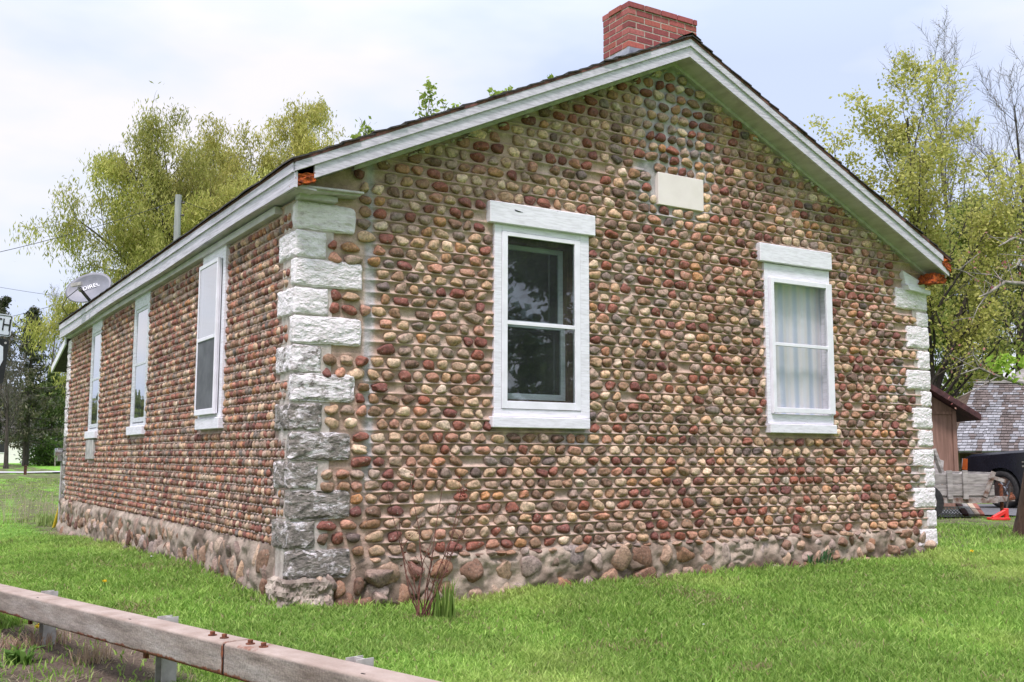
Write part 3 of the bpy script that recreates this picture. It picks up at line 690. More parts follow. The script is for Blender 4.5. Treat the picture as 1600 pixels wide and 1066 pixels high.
# ------------------------------------------------------------------ windows
def front_window(x0, x1, kind):
    """x0,x1: trim; kind 'dark' has a deep inner sash, 'curtain' a striped curtain behind the storm window"""
    b = MB(); zb, zt = 1.50, 3.205
    yo = -.028
    if kind == 'dark':
        gx0, gx1, gz0, gz1 = x0+.135, x1-.165, 1.635, 3.105
        b.box((x0, yo, zb), (x0+.075, .10, zt)); b.box((x1-.10, yo, zb), (x1, .10, zt))
        b.box((x0+.075, yo+.002, 3.145), (x1-.10, .10, zt)); b.box((x0+.075, yo+.002, zb), (x1-.10, .10, 1.565))
        lx0, lx1, lz0, lz1 = 1.735, 2.88, 3.205, 3.398; sx0, sx1 = 1.765, 2.80
        fx0, fx1, fz0, fz1 = x0+.078, x1-.103, 1.568, 3.142
    else:
        gx0, gx1, gz0, gz1 = x0+.10, x1-.095, 1.665, 2.98
        b.box((x0, yo, zb), (x0+.05, .10, zt-.02)); b.box((x1-.03, yo, zb), (x1, .10, zt-.02))
        b.box((x0+.05, yo+.004, 3.0), (x1-.03, .10, zt-.02)); b.box((x0+.05, yo+.004, zb), (x1-.03, .10, 1.60))
        lx0, lx1, lz0, lz1 = 5.005, 6.09, 3.192, 3.385; sx0, sx1 = 5.085, 6.08
        fx0, fx1, fz0, fz1 = x0+.055, x1-.005, 1.612, 3.03
    w = b.build('window', M['paint'], house, .003)
    b = MB(); b.box((lx0, -.062, lz0), (lx1, .08, lz1)); b.build('lintel', M['paint_h'], w, .006)
    b = MB(); b.box((sx0, -.070, 1.40), (sx1, .08, 1.496)); b.build('sill', M['paint_h'], w, .006)
    if kind == 'dark':
        b = MB(); b.prism([(1.985, -.0625, 3.345), (2.02, -.0625, 3.338), (2.075, -.0625, 3.329), (2.02, -.0625, 3.326), (1.99, -.0625, 3.333)], (0, -.002, 0)); b.build('split', M['black'], w)
    # storm window: frame, meeting rail, panes
    b = MB(); ys = -.034 if kind == 'dark' else -.066; ye = ys+.03
    b.box((fx0, ys, fz0), (gx0, ye, fz1)); b.box((gx1, ys, fz0), (fx1, ye, fz1))
    b.box((gx0, ys, gz1), (gx1, ye, fz1)); b.box((gx0, ys, fz0), (gx1, ye, gz0)); b.box((gx0, ys, 2.31), (gx1, ye, 2.345))
    if kind != 'dark': b.box((fx0-.002, ys+.01, fz0-.01), (fx0+.012, .0, fz1+.004)); b.box((fx1-.012, ys+.01, fz0-.01), (fx1+.002, .0, fz1+.004))
    b.build('storm_frame', M['storm'], w, .003)
    g = M['glass'] if kind == 'dark' else M['glass_clear']
    b = MB(); b.box((gx0, ys+.012, gz0), (gx1, ys+.016, 2.31)); b.build('pane', g, w)
    b = MB(); b.box((gx0, ys+.012, 2.345), (gx1, ys+.016, gz1)); b.build('pane', g, w)
    if kind == 'dark':
        b = MB(); y0, y1 = .14, .18; a0, a1, c0, c1 = x0+.10, x1-.155, 1.66, 3.08   # inner double sash
        for zz0, zz1, yy in ((c0, 2.36, y0), (2.33, c1, y0+.035)):
            b.box((a0, yy, zz0), (a0+.05, yy+.034, zz1)); b.box((a1-.05, yy, zz0), (a1, yy+.034, zz1))
            b.box((a0+.05, yy, zz1-.045), (a1-.05, yy+.034, zz1)); b.box((a0+.05, yy, zz0), (a1-.05, yy+.034, zz0+.055))
        b.build('inner_sash', M['paint'], w, .003)
        b = MB(); b.box((a0+.05, y0+.01, c0+.055), (a1-.05, y0+.013, 2.315)); b.box((a0+.05, y0+.05, 2.385), (a1-.05, y0+.053, c1-.045)); b.build('inner_pane', g, w)
        b = MB(); b.box((x1-.158, .101, 1.6), (x1-.10, .30, 3.15)); b.box((x0+.05, .101, 1.6), (x0+.10, .30, 3.15)); b.box((x0+.1, .101, 3.08), (x1-.158, .30, 3.16)); b.box((x0+.1, .101, 1.57), (x1-.158, .30, 1.66)); b.build('jamb', M['rawjamb'], w)
    else:
        us = np.linspace(gx0-.06, gx1+.06, 160); V = []; 
        ph = np.cumsum(RNG.uniform(.10, .34, 160))
        for u, p in zip(us, ph):
            for z in (1.5, 2.2, 3.1): V.append((u, .075+.006*math.sin(p)+.006*math.sin(p*.37+z), z))
        i = np.arange(160*3).reshape(160, 3); Q = np.stack([i[:-1, :-1], i[1:, :-1], i[1:, 1:], i[:-1, 1:]], -1).reshape(-1, 4)
        npmesh('curtain', np.array(V), [(Q, 0)], M['curtain'], w)
M['rawjamb'] = varied('brown jamb wood', (.10, .05, .032), (.22, .13, .085), 9, .9, .2, .003, stretch=(3, 3, .4))
front_window(1.80, 2.825, 'dark'); front_window(5.09, 6.075, 'curtain')

def side_window(y0, y1, storm):
    zt = 3.16; b = MB(); xo = -.012 if not storm else -.030
    b.box((xo, y0, 1.515), (.10, y0+.085, zt)); b.box((xo, y1-.085, 1.515), (.10, y1, zt)); b.box((xo-.001, y0+.085, 2.99 if not storm else 3.03), (.10, y1-.085, zt)); b.box((xo+.002, y0+.085, 1.515), (.10, y1-.085, 1.55))
    w = b.build('window', M['paint'] if storm else M['grey_frame'], house, .003)
    b = MB(); b.box((-.055, y0-.01, 1.405), (.06, y1+.01, 1.512)); b.build('sill', M['paint_h'], w, .006)
    g0, g1, h0, h1 = y0+.125, y1-.125, 1.62, 2.95
    if storm: g0, g1, h0, h1 = y0+.135, y1-.06, 1.60, 3.0
    b = MB(); xs = -.075 if storm else -.004; xe = xs+.028
    f0, f1 = (y0+.105, y1-.03) if storm else (y0+.08, y1-.08)
    k0, k1 = h0-.055, h1+.04
    b.box((xs, f0, k0), (xe, g0, k1)); b.box((xs, g1, k0), (xe, f1, k1)); b.box((xs, g0, h1), (xe, g1, k1)); b.box((xs, g0, k0), (xe, g1, h0)); b.box((xs, g0, 2.27), (xe, g1, 2.305))
    if storm: b.box((xe, f0+.004, k0+.004), (-.029, f0+.03, k1-.004)); b.box((xe, f1-.03, k0+.004), (-.029, f1-.004, k1-.004)); b.box((xe, f0+.03, k1-.03), (-.029, f1-.03, k1-.004))
    b.build('storm_frame' if storm else 'sash', M['storm'] if storm else M['grey_frame'], w, .003)
    b = MB(); b.box((xs+.008, g0, 2.305), (xs+.012, g1, h1)); b.build('pane', M['glass_sky'], w)
    b = MB(); b.box((xs+.008, g0, h0), (xs+.012, g1, 2.27)); b.build('screen' if storm else 'pane', M['screen'] if storm else M['glass_sky'], w)
    b = MB(); b.box((.16, y0, 1.45), (.165, y1, 3.15)); b.build('added_backing', M['white'], w)  # white sheet added behind the panes to brighten their sky reflection
for k, (a, c) in enumerate(SWIN): side_window(a, c, k == 0)

# ------------------------------------------------------------------ roof
RX, RZ, SL = 3.88, 5.085, .465                                  # ridge x, underside of the rake at the ridge, slope
OH, RD = .14, .29                                               # eave overhang, rake overhang
def roofz(x, add=0): return RZ-SL*abs(x-RX)+add
def roof():
    # shingle courses: overlapping strips with a ragged outer edge
    rg = np.random.default_rng(9); V = []; F = []
    y0, y1 = -RD-.035, HL+RD+.03; ny = 60
    ys = np.linspace(y0, y1, ny)
    for s_ in (-1, 1):
        x_e = OH+RX+.035 if s_ < 0 else HW+.11-RX; ncs = 30
        for i in range(ncs):
            a, b_ = x_e*(1-i/ncs), x_e*(1-(i+1.12)/ncs)
            if b_ < 0: b_ = 0
            n0 = len(V)
            for j, y in enumerate(ys):
                yy = y+(rg.normal(0, .006) if j in (0, ny-1) else 0); jit = rg.normal(0, .003); dz = rg.normal(0, .0025)
                za, zb = roofz(RX+a, .205+.018+dz), roofz(RX+b_, .205+.004)
                V += [(RX+s_*(a+jit), yy, za-.014), (RX+s_*(a+jit), yy, za), (RX+s_*b_, yy, zb), (RX+s_*b_, yy, zb-.012)]
            for j in range(ny-1):
                p, q = n0+4*j, n0+4*(j+1)
                for k in range(3): F.append((p+k, p+k+1, q+k+1, q+k))
            F.append((n0, n0+1, n0+2, n0+3)); e_ = n0+4*(ny-1); F.append((e_, e_+1, e_+2, e_+3))
    for j in range(48):                                        # ridge caps
        y = y0+(y1-y0)*j/48; n0 = len(V); z = RZ+.222+.006*rg.random(); w = .12
        for yy, dz in ((y-.01, .008), (y+(y1-y0)/48, 0)):
            V += [(RX-w, yy, z-SL*w+dz), (RX, yy, z+dz), (RX+w, yy, z-SL*w+dz)]
        F += [(n0, n0+1, n0+4, n0+3), (n0+1, n0+2, n0+5, n0+4)]
    me = bpy.data.meshes.new('roof'); me.from_pydata([tuple(np.array(v)) for v in V], [], F)
    r = link('roof', me, M['shingle'], house)
    b = MB()
    for s_ in (-1, 1):
        xe = -OH-.012 if s_ < 0 else HW+.087; b.prism([(RX, -RD-.022, RZ+.178), (xe, -RD-.022, RZ+.178-SL*abs(xe-RX)), (xe, -RD-.022, RZ+.208-SL*abs(xe-RX)), (RX, -RD-.022, RZ+.208)], (0, HL+2*RD+.03, 0))
    b.build('roof_deck', M['deck'], r)
    return r
ROOF = roof()
for s_, yy, d in ((-1, -RD, .028), (1, -RD, .028), (-1, HL+RD-.028, .028), (1, HL+RD-.028, .028)):
        b = MB(); xe = -OH if s_ < 0 else HW+.075
        xl = xe if (s_ > 0 or yy > 0) else .02
        b.prism([(RX, yy, RZ), (xl, yy, roofz(xl)), (xl, yy, roofz(xl, .112)), (RX, yy, RZ+.112)], (0, d, 0))
        e1 = -.018 if yy < 0 else .018
        b.prism([(RX, yy+e1, RZ+.106), (xe-s_*(.12 if s_ > 0 else 0), yy+e1, roofz(xe-s_*(.12 if s_ > 0 else 0), .106)), (xe-s_*(.12 if s_ > 0 else 0), yy+e1, roofz(xe-s_*(.12 if s_ > 0 else 0), .178)), (RX, yy+e1, RZ+.178)], (0, d+.012, 0))
        b.build('rake_board', M['paint_r'], house, .002)
for s_, ya, yb in ((-1, -RD+.03, .02), (1, -RD+.03, .02), (-1, HL-.02, HL+RD-.03), (1, HL-.02, HL+RD-.03)):
        b = MB(); xe = -OH+.02 if s_ < 0 else HW+.055
        b.prism([(RX, ya, RZ+.022), (xe, ya, roofz(xe, .022)), (xe, ya, roofz(xe, .036)), (RX, ya, RZ+.036)], (0, yb-ya, 0))
        b.build('rake_soffit', M['soffit'], house)
for s_ in (-1, 1):                                              # bed mould where the soffit meets the wall
    xe = RX+s_*(RX-.02 if s_ > 0 else RX-.45)
    b = MB(); b.prism([(RX, -.05, RZ-.012), (xe, -.05, roofz(xe, -.012)), (xe, -.05, roofz(xe, .021)), (RX, -.05, RZ+.021)], (0, .07, 0))
    b.build('bed_mould', M['soffit'], house)
ZF = roofz(-OH)
b = MB()
ys = np.linspace(-RD+.0, HL+RD, 25); sag = lambda y: -.035*max(0, (y-5)/6)+.012*math.sin(y*1.1)
for i in range(24):
    a, c = ys[i], ys[i+1]; za, zc = sag(a), sag(c)
    for x0_, d in ((-OH, .026),):
        b.prism([(x0_, a, ZF-.012+za), (x0_, c, ZF-.012+zc), (x0_, c, ZF+.11+zc*.4), (x0_, a, ZF+.11+za*.4)], (d, 0, 0))
        b.prism([(x0_-.016, a, ZF+.102+za*.4), (x0_-.016, c, ZF+.102+zc*.4), (x0_-.016, c, ZF+.172), (x0_-.016, a, ZF+.172)], (d, 0, 0))
b.build('eave_fascia', M['paint_r'], house); b = MB()
b.prism([(HW+.075, -RD+.04, ZF+.03), (HW+.075, HL+RD, ZF+.03), (HW+.075, HL+RD, ZF+.2), (HW+.075, -RD+.04, ZF+.2)], (-.026, 0, 0))
b.build('eave_fascia', M['paint_r'], house)
b = MB()
for i in range(24):
    a, c = ys[i], ys[i+1]; za, zc = sag(a), sag(c)
    if i == 0: a = -.24
    b.prism([(-OH+.026, a, ZF+.004+za), (-OH+.026, c, ZF+.004+zc), (.06, c, ZF-.01), (.06, a, ZF-.01)], (0, 0, .014))
b.build('eave_soffit', M['soffit'], house); b = MB()
b.box((HW-.02, .0, ZF+.004), (HW+.05, HL+.2, ZF+.018))
b.build('eave_soffit', M['soffit'], house)
b = MB(); b.box((-.058, .40, ZF-.075), (.03, HL, ZF-.012)); b.build('frieze_board', M['soffit'], house, .003)
# cornice return on the near corner, and the block under the right rake end
b = MB(); b.prism([(-OH+.03, -.24, 3.222), (.50, -.15, 3.262), (.50, .0, 3.262), (-OH+.03, .0, 3.222)], (0, 0, .018))
b.prism([(-.10, -.20, 3.206), (.48, -.12, 3.244), (.48, .0, 3.244), (-.10, .0, 3.206)], (0, 0, .03))
b.box((-.02, -.085, 3.178), (.30, .02, 3.225)); b.build('cornice_return', M['soffit'], house, .003)
b = MB(); b.prism([(7.30, -.05, 3.31), (7.68, -.05, 3.19), (7.68, -.05, 3.12), (7.34, -.05, 3.15)], (0, .07, 0)); b.prism([(7.33, -.085, 3.145), (7.74, -.085, 3.105), (7.74, -.085, 3.055), (7.36, -.085, 3.085)], (0, .1, 0)); b.build('cornice_block', M['paint_h'], house, .003)
def ragged(name, pts, d, m, seed, sub=4):
    bm = bmesh.new(); vs = [bm.verts.new(p) for p in pts]; f = bm.faces.new(vs)
    g = bmesh.ops.extrude_face_region(bm, geom=[f]); [setattr(v, 'co', v.co+Vector(d)) for v in g['geom'] if isinstance(v, bmesh.types.BMVert)]
    bmesh.ops.triangulate(bm, faces=bm.faces[:]); bmesh.ops.subdivide_edges(bm, edges=bm.edges[:], cuts=sub, use_grid_fill=True)
    rg = random.Random(seed)
    for v in bm.verts: v.co += Vector((rg.gauss(0, .006), rg.gauss(0, .006), rg.gauss(0, .006)))
    me = bpy.data.meshes.new(name); bm.to_mesh(me); bm.free(); return link(name, me, m, house)
ragged('rotted_board_end', [(-OH+.006, -RD+.004, ZF+.0), (.03, -RD+.004, ZF+.05), (.03, -RD+.004, ZF+.12), (-OH+.006, -RD+.004, ZF+.09)], (0, .10, 0), M['rot'], 1)
ragged('rotted_board_end', [(7.56, -.24, ZF-.05), (HW+.085, -.24, ZF-.03), (HW+.085, -.24, ZF+.055), (7.62, -.24, ZF+.07)], (0, .2, 0), M['rot'], 2)
ragged('rotted_board_end', [(HW-.05, -RD-.016, ZF+.18), (HW+.085, -RD-.016, ZF+.085), (HW+.085, -RD-.016, ZF+.17), (HW-.04, -RD-.016, ZF+.245)], (0, .05, 0), M['rot'], 3)
# bits of mortar and plaster along the underside of the left rake
rg = np.random.default_rng(77); cs = []; 
for k in range(70):
    u = rg.uniform(.5, 7.2); cs.append((u, gable(u)-rg.uniform(.015, .045), .02))
cs = np.array(cs); V, F, C = stones(cs, rg.uniform(.012, .035, 70), rg.uniform(.008, .018, 70), rg.uniform(.015, .03, 70), np.where(cs[:, 0] < RX, .43, -.43)+rg.normal(0, .2, 70), fmap, rg, [((196, 190, 176), 2), ((170, 162, 150), 1)], PROTO2, PF2)
npmesh('mortar_crumbs', V, [(F, 0)], M['mortar'], house, C)['kind'] = 'stuff'

# back porch hood seen past the far corner
b = MB(); b.prism([(-.01, HL+.32, 3.09), (-.01, 13.0, 2.70), (-.01, 13.0, 2.82), (-.01, HL+.32, 3.21)], (3.2, 0, 0)); ph = b.build('porch_roof', M['shingle'], house)
b = MB(); b.prism([(-.036, HL+.32, 3.075), (-.036, 13.02, 2.68), (-.036, 13.02, 2.80), (-.036, HL+.32, 3.195)], (.024, 0, 0)); b.build('porch_fascia', M['paint_h'], ph)
b = MB(); b.box((.0, HL+.05, -.4), (.07, HL+.14, 2.95)); b.build('porch_post', M['brownpost'], house)

# chimney
def chimney():
    x0, x1, y0, y1 = 3.42, 4.325, .098, .52; top = 5.70; rg = np.random.default_rng(4)
    b = MB(); b.box((x0+.004, y0+.004, 4.7), (x1-.004, y1-.004, top-.008)); ch = b.build('chimney', M['brick_mortar'], house)
    b = MB(); H, J = .056, .0125; z = top-H; r = 0
    pal = [lin((186, 92, 84)), lin((176, 84, 80)), lin((196, 100, 84)), lin((168, 78, 74)), lin((190, 104, 96))]
    while z > 4.95:
        for (p0, p1, fixed, axis, sgn) in ((x0, x1, y0, 0, 1), (x0, x1, y1-.1, 0, 1), (y0, y1, x0, 1, 1), (y0, y1, x1-.1, 1, 1)):
            odd = (r+axis) % 2; u = p0+(.0 if not odd else -.107)
            while u < p1-.01:
                a, c = max(u, p0), min(u+.202, p1); u += .215
                if c-a < .03: continue
                b.cur = (pal[rg.integers(len(pal))]*.66+np.array((.01, .012, .014)))*rg.uniform(.8, 1.15); j = rg.uniform(-.002, .002); cb = .012 if r == 0 else 0
                if axis == 0: b.box((a, fixed-cb+j, z), (c, fixed+.1+cb+j, z+H))
                else:
                    a2, c2 = max(a, y0+.101), min(c, y1-.101)
                    if c2-a2 > .02: b.box((fixed-cb+j, a2, z), (fixed+.1+cb+j, c2, z+H))
        if True:                                               # the side faces show headers of the front courses
            pass
        z -= H+J; r += 1
    b.build('brickwork', M['brick'], ch, .002, cols=True)
    b = MB(); b.box((x0+.36, y0+.09, top+.004), (x0+.70, y1-.06, top+.05)); b.build('flue_cap', M['lead'], ch, .004)
    b = MB(); d = .015; zb = lambda x: roofz(x, .215)
    b.prism([(x0-.06, y0-d-.03, zb(x0-.06)-.02), (x0-d, y0-d-.03, zb(x0-d)+.02), (x0-d, y0-d-.03, zb(x0)+.12), (x0-.02, y0-d-.03, zb(x0)+.12)], (0, y1-y0+.08, 0))
    b.prism([(x0-.05, y0-d, zb(x0-.05)-.02), (x0+.34, y0-d, zb(x0+.34)+.0), (x0+.02, y0-d, zb(x0)+.13), (x0-.02, y0-d, zb(x0)+.13)], (0, d-.002, 0))
    b.build('flashing', M['lead'], ch)
chimney()

# electricity meter on the back corner
b = MB(); p = np.array((-.03, HL+.10, 1.18)); b.box(p-(.08, .05, .12), p+(.08, .05, .10)); b.tube([p+(0, 0, .02), p+(-.12, 0, .02)], .075, 14)
mt = b.build('meter_box', M['chrome'], None, .004); tag(mt, 'small grey electricity meter box on the back corner of the house', 'meter')
b = MB(); b.tube([p+(0, .0, -.1), p+(0, 0, -1.2)], .018, 8); b.build('conduit', M['galv'], mt)

# ------------------------------------------------------------------ guardrail
def guardrail():
    P = lambda t: np.array((-1.914, .06, .232))*(1-t)+np.array((-1.342, -2.86, .292))*t      # near top edge of the beam
    d = P(1)-P(0); d /= np.linalg.norm(d); up = np.array((0, 0, 1.)); up = up-d*(up@d); up /= np.linalg.norm(up); sd_ = np.cross(up, d)
    if sd_[0] < 0: sd_ = -sd_                                                                   # towards the house
    g = thing('guardrail', 'rusty weathered steel box beam guardrail on grey posts along the road verge', 'guardrail', tuple(P(0)-(0, 0, .35)))
    L = np.linalg.norm(P(1)-P(0)); q = lambda s_, a=0, h=0: P(0)+d*s_+sd_*a+up*h
    sp = 3.0                                                                                    # splice position along the beam, metres
    n = NT('weathered box beam'); at_ = n.attr('Col'); spl = n.n.new('ShaderNodeSeparateColor'); n.L(at_, spl.inputs[0])
    base = n.ramp(n.noise(5, 7, .6, stretch=(1, .25, 1.6)), [(.3, (.17, .125, .10)), (.5, (.285, .235, .20)), (.7, (.39, .345, .31))])
    base = n.mix(base, n.ramp(n.noise(90, 4), [(.3, .68), (.7, 1.18)]), 1, 'MULTIPLY'); base = n.mix(base, n.ramp(n.noise(13, 7, .7, stretch=(2, .12, 3)), [(.35, .70), (.6, 1.1)]), 1, 'MULTIPLY')
    pink = n.ramp(n.noise(6, 7), [(.3, (.25, .18, .14)), (.7, (.40, .325, .275))])
    base = n.mix(base, pink, spl.outputs['Green'])
    ed = n.n.new('ShaderNodeMath'); ed.operation = 'ADD'; n.L(spl.outputs['Red'], ed.inputs[0])
    n2 = n.n.new('ShaderNodeMath'); n2.operation = 'MULTIPLY_ADD'; n.L(n.noise(9, 8, .65, stretch=(1.5, 1.5, .8)), n2.inputs[0]); n2.inputs[1].default_value = 1.2; n2.inputs[2].default_value = -.62
    n.L(n2.outputs[0], ed.inputs[1])
    rf = n.ramp(ed.outputs[0], [(.42, 0.), (.58, 1.)])
    rc = n.ramp(n.noise(40, 5), [(.3, (.06, .02, .01)), (.7, (.26, .08, .032))])
    n.color(n.mix(base, rc, rf)); n.set(Roughness=.8); b0 = n.bump(n.noise(60, 5), .35, .004); n.bump(n.noise(14, 6, .7, stretch=(1.5, .2, 2.2)), .5, .008, b0)
    def beam(s0, s1):
        ns = max(4, int((s1-s0)/.04)); r = .016; prof = []
        Wd, H = .152, .152
        for cx_, cz_, a0 in ((r, -r, 180), (Wd-r, -r, 90), (Wd-r, -H+r, 0), (r, -H+r, -90)):
            for k in range(4): 
                w = math.radians(a0-30*k); prof.append((cx_+r*math.cos(w), cz_+r*math.sin(w)))
        full = []
        for k in range(len(prof)):
            p0_, p1_ = prof[k], prof[(k+1) % len(prof)]; m_ = 1 if math.dist(p0_, p1_) < .03 else 8
            for j in range(m_): full.append((p0_[0]+(p1_[0]-p0_[0])*j/m_, p0_[1]+(p1_[1]-p0_[1])*j/m_))
        K = len(full); V = []; C = []
        for i in range(ns+1):
            s_ = s0+(s1-s0)*i/ns
            for (a, h) in full:
                V.append(q(s_, a, h)); e_ = min(abs(s_-s0), abs(s1-s_))
                bot = max(0, 1-(h+.152)/.04)*(.30+.62*float(sst(.35, .75, fbm(s_*1.5, 3, 4)))+.35*max(0, 1-abs(s_-2.45)/.55))
                endr = max(0, 1-e_/.035)*.42*(1 if abs(s_-sp) < .4 else 0)
                drip = max(0, 1-abs(s_-2.05)/.022)*max(0, 1-(h+.152)/.085)*1.4
                topg = 1. if h > -.012 else 0.
                tr = .45*max(0, 1-abs(s_-sp-.2)/.35)*topg if s_ > sp else 0
                C.append((max(bot, endr, drip, tr), topg*.85, 0))
        F = [(i*K+k, i*K+(k+1) % K, (i+1)*K+(k+1) % K, (i+1)*K+k) for i in range(ns) for k in range(K)]
        ends = [tuple(range(K)), tuple(range(ns*K, ns*K+K))]
        fa = [(np.array(F), 0), (np.array([ends[0]]), 0), (np.array([ends[1]]), 0)]
        o = npmesh('beam', np.array(V), fa, n.m, g, np.array(C), smooth=True)
        return o
    beam(-7.5, sp-.013); beam(sp+.013, 8.4)
    b = MB(); c = [q(sp-.3, .02, -.02), q(sp+.3, .02, -.02)]; b.obox(q(sp, .076, -.076), d*.3, sd_*.068, up*.068); b.build('splice_sleeve', M['black'], g)  # sleeve coloured black: the shade inside the splice gap is painted in
    for s_ in (-.235, -.115, .135, .255):
        b = MB(); c = q(sp+s_, .066, 0); b.tube([c, c+up*.005], .021, 16); b.tube([c+up*.005, c+up*.02], .0125, 6); b.build('bolt', M['rust'], g)
    for s_ in (.45, 1.9, 4.1):
        b = MB(); c = q(s_, .02, 0); b.obox(c+up*.001, d*.012, sd_*.003, up*.0012); b.build('weep_hole', M['black'], g)
    k = 0
    for s_ in np.arange(-5.25, 9, 1.82):
        c = q(s_, .175, .0)
        b = MB(); top = c+up*.012; bot = np.array((c[0], c[1], float(gz(c[0], c[1]))-.3))
        h_ = np.array((0, 0, (top[2]-bot[2])/2))
        for a in (-.038, .038): b.obox((top+bot)/2+d*a, d*.003, sd_*.042, h_)
        b.obox((top+bot)/2, d*.035, sd_*.003, h_)
        po = b.build('post', M['galv'], g)
        b = MB(); c2 = q(s_, .08, -.157); b.obox(c2+sd_*.05, d*.05, sd_*.085, up*.004); b.obox(q(s_, .157, -.09), d*.05, sd_*.004, up*.08); b.obox(q(s_, .06, -.175), d*.015, sd_*.01, up*.018)
        b.build('bracket', M['rust'], po)
        
guardrail()

# ------------------------------------------------------------------ trees and plants
def segmesh(segs, n=5):
    """tapered prisms for many branch segments at once: rows of (p0, p1, r0, r1)"""
    P0 = np.array([q[0] for q in segs]); P1 = np.array([q[1] for q in segs]); r0 = np.array([q[2] for q in segs]); r1 = np.array([q[3] for q in segs])
    d = P1-P0; L = np.linalg.norm(d, axis=1, keepdims=True)+1e-9; d /= L
    ref = np.where(np.abs(d[:, 2:3]) < .9, np.array([[0, 0, 1.]]), np.array([[1., 0, 0]]))
    a = np.cross(d, ref); a /= np.linalg.norm(a, axis=1, keepdims=True); b = np.cross(d, a)
    w = 2*np.pi*np.arange(n)/n; ring = np.cos(w)[None, :, None]*a[:, None]+np.sin(w)[None, :, None]*b[:, None]
    A = P0[:, None]+ring*r0[:, None, None]; B = P1[:, None]+d[:, None]*(r1[:, None, None]*.3)+ring*r1[:, None, None]
    V = np.concatenate([A, B], 1).reshape(-1, 3); k = np.arange(n); k2 = (k+1) % n
    F = np.stack([k, k2, k2+n, k+n], -1)[None]+(np.arange(len(segs))*2*n)[:, None, None]
    return V, F.reshape(-1, 4)

def unit(v): return v/(np.linalg.norm(v)+1e-9)
def turn(d, ang, az):
    ref = np.array((0, 0, 1.)) if abs(d[2]) < .95 else np.array((1., 0, 0))
    a = unit(np.cross(d, ref)); b = np.cross(d, a)
    return unit(d*math.cos(ang)+(a*math.cos(az)+b*math.sin(az))*math.sin(ang))

def grow(rg, pos, d, L, r, lv, cfg, segs, anchors):
    n = cfg['segs'][lv]; step = L/n; p = np.array(pos, float); d = unit(np.array(d, float)); pts = [p]; ds = [d]
    for i in range(n):
        d = unit(d+rg.normal(0, cfg['wander'][lv], 3)+np.array((0, 0, cfg['trop'][lv])))
        p = p+d*step; pts.append(p); ds.append(d)
    taper = cfg.get('taper', .35)
    for i in range(n):
        a, c = r*(1-(1-taper)*i/n), r*(1-(1-taper)*(i+1)/n); segs[lv].append((pts[i], pts[i+1], a, c))
    if lv >= cfg['leaf_lv']:
        for i in range(1, n+1):
            anchors.append((pts[i], ds[i])); anchors.append(((pts[i]+pts[i-1])/2, ds[i]))
    if lv+1 < len(cfg['segs']):
        m = cfg['kids'][lv]; m = int(m*(.8+.4*rg.random())+.5); az = rg.random()*6.28
        for j in range(m):
            t = cfg['t0'][lv]+(1-cfg['t0'][lv])*(j+rg.random()*.8)/m; t = min(t, .99)
            k = min(int(t*n), n-1); f = t*n-k; q = pts[k]*(1-f)+pts[k+1]*f; az += 2.4+rg.normal(0, .4)
            ang = math.radians(cfg['ang'][lv])*(1+rg.normal(0, .15))
            l2 = L*cfg['ratio'][lv]*cfg['shape'][lv](t)*(.8+.4*rg.random())
            grow(rg, q, turn(ds[k+1], ang, az), l2, max(r*(1-(1-taper)*t)*cfg['rr'][lv], cfg.get('rmin', .004)), lv+1, cfg, segs, anchors)

def leafquads(rg, P, size, aspect=.6, droop=0, flat=0):
    n = len(P); a = rg.normal(0, 1, (n, 3)); a[:, 2] = a[:, 2]*(1-flat)-droop*2; a /= np.linalg.norm(a, axis=1, keepdims=True)
    c = rg.normal(0, 1, (n, 3)); b = np.cross(a, c); b /= np.linalg.norm(b, axis=1, keepdims=True)+1e-9
    s_ = size*(.6+.8*rg.random((n, 1))); l, w = a*s_*.5, b*s_*.5*aspect
    V = np.stack([P-l, P+w*.9, P+l, P-w*.9], 1).reshape(-1, 3)
    return V, np.arange(4*n).reshape(n, 4)

def cols(rg, n, c0, c1, P=None, seed=0, clump=.5):
    k = rg.random((n, 1)); c = np.array(c0)*(1-k)+np.array(c1)*k
    if P is not None:
        f = vnoise(P[:, 0]*clump+P[:, 2]*.7*clump, P[:, 1]*clump+P[:, 2]*clump, seed)[:, None]; c = c*(.72+.56*f)
    return c

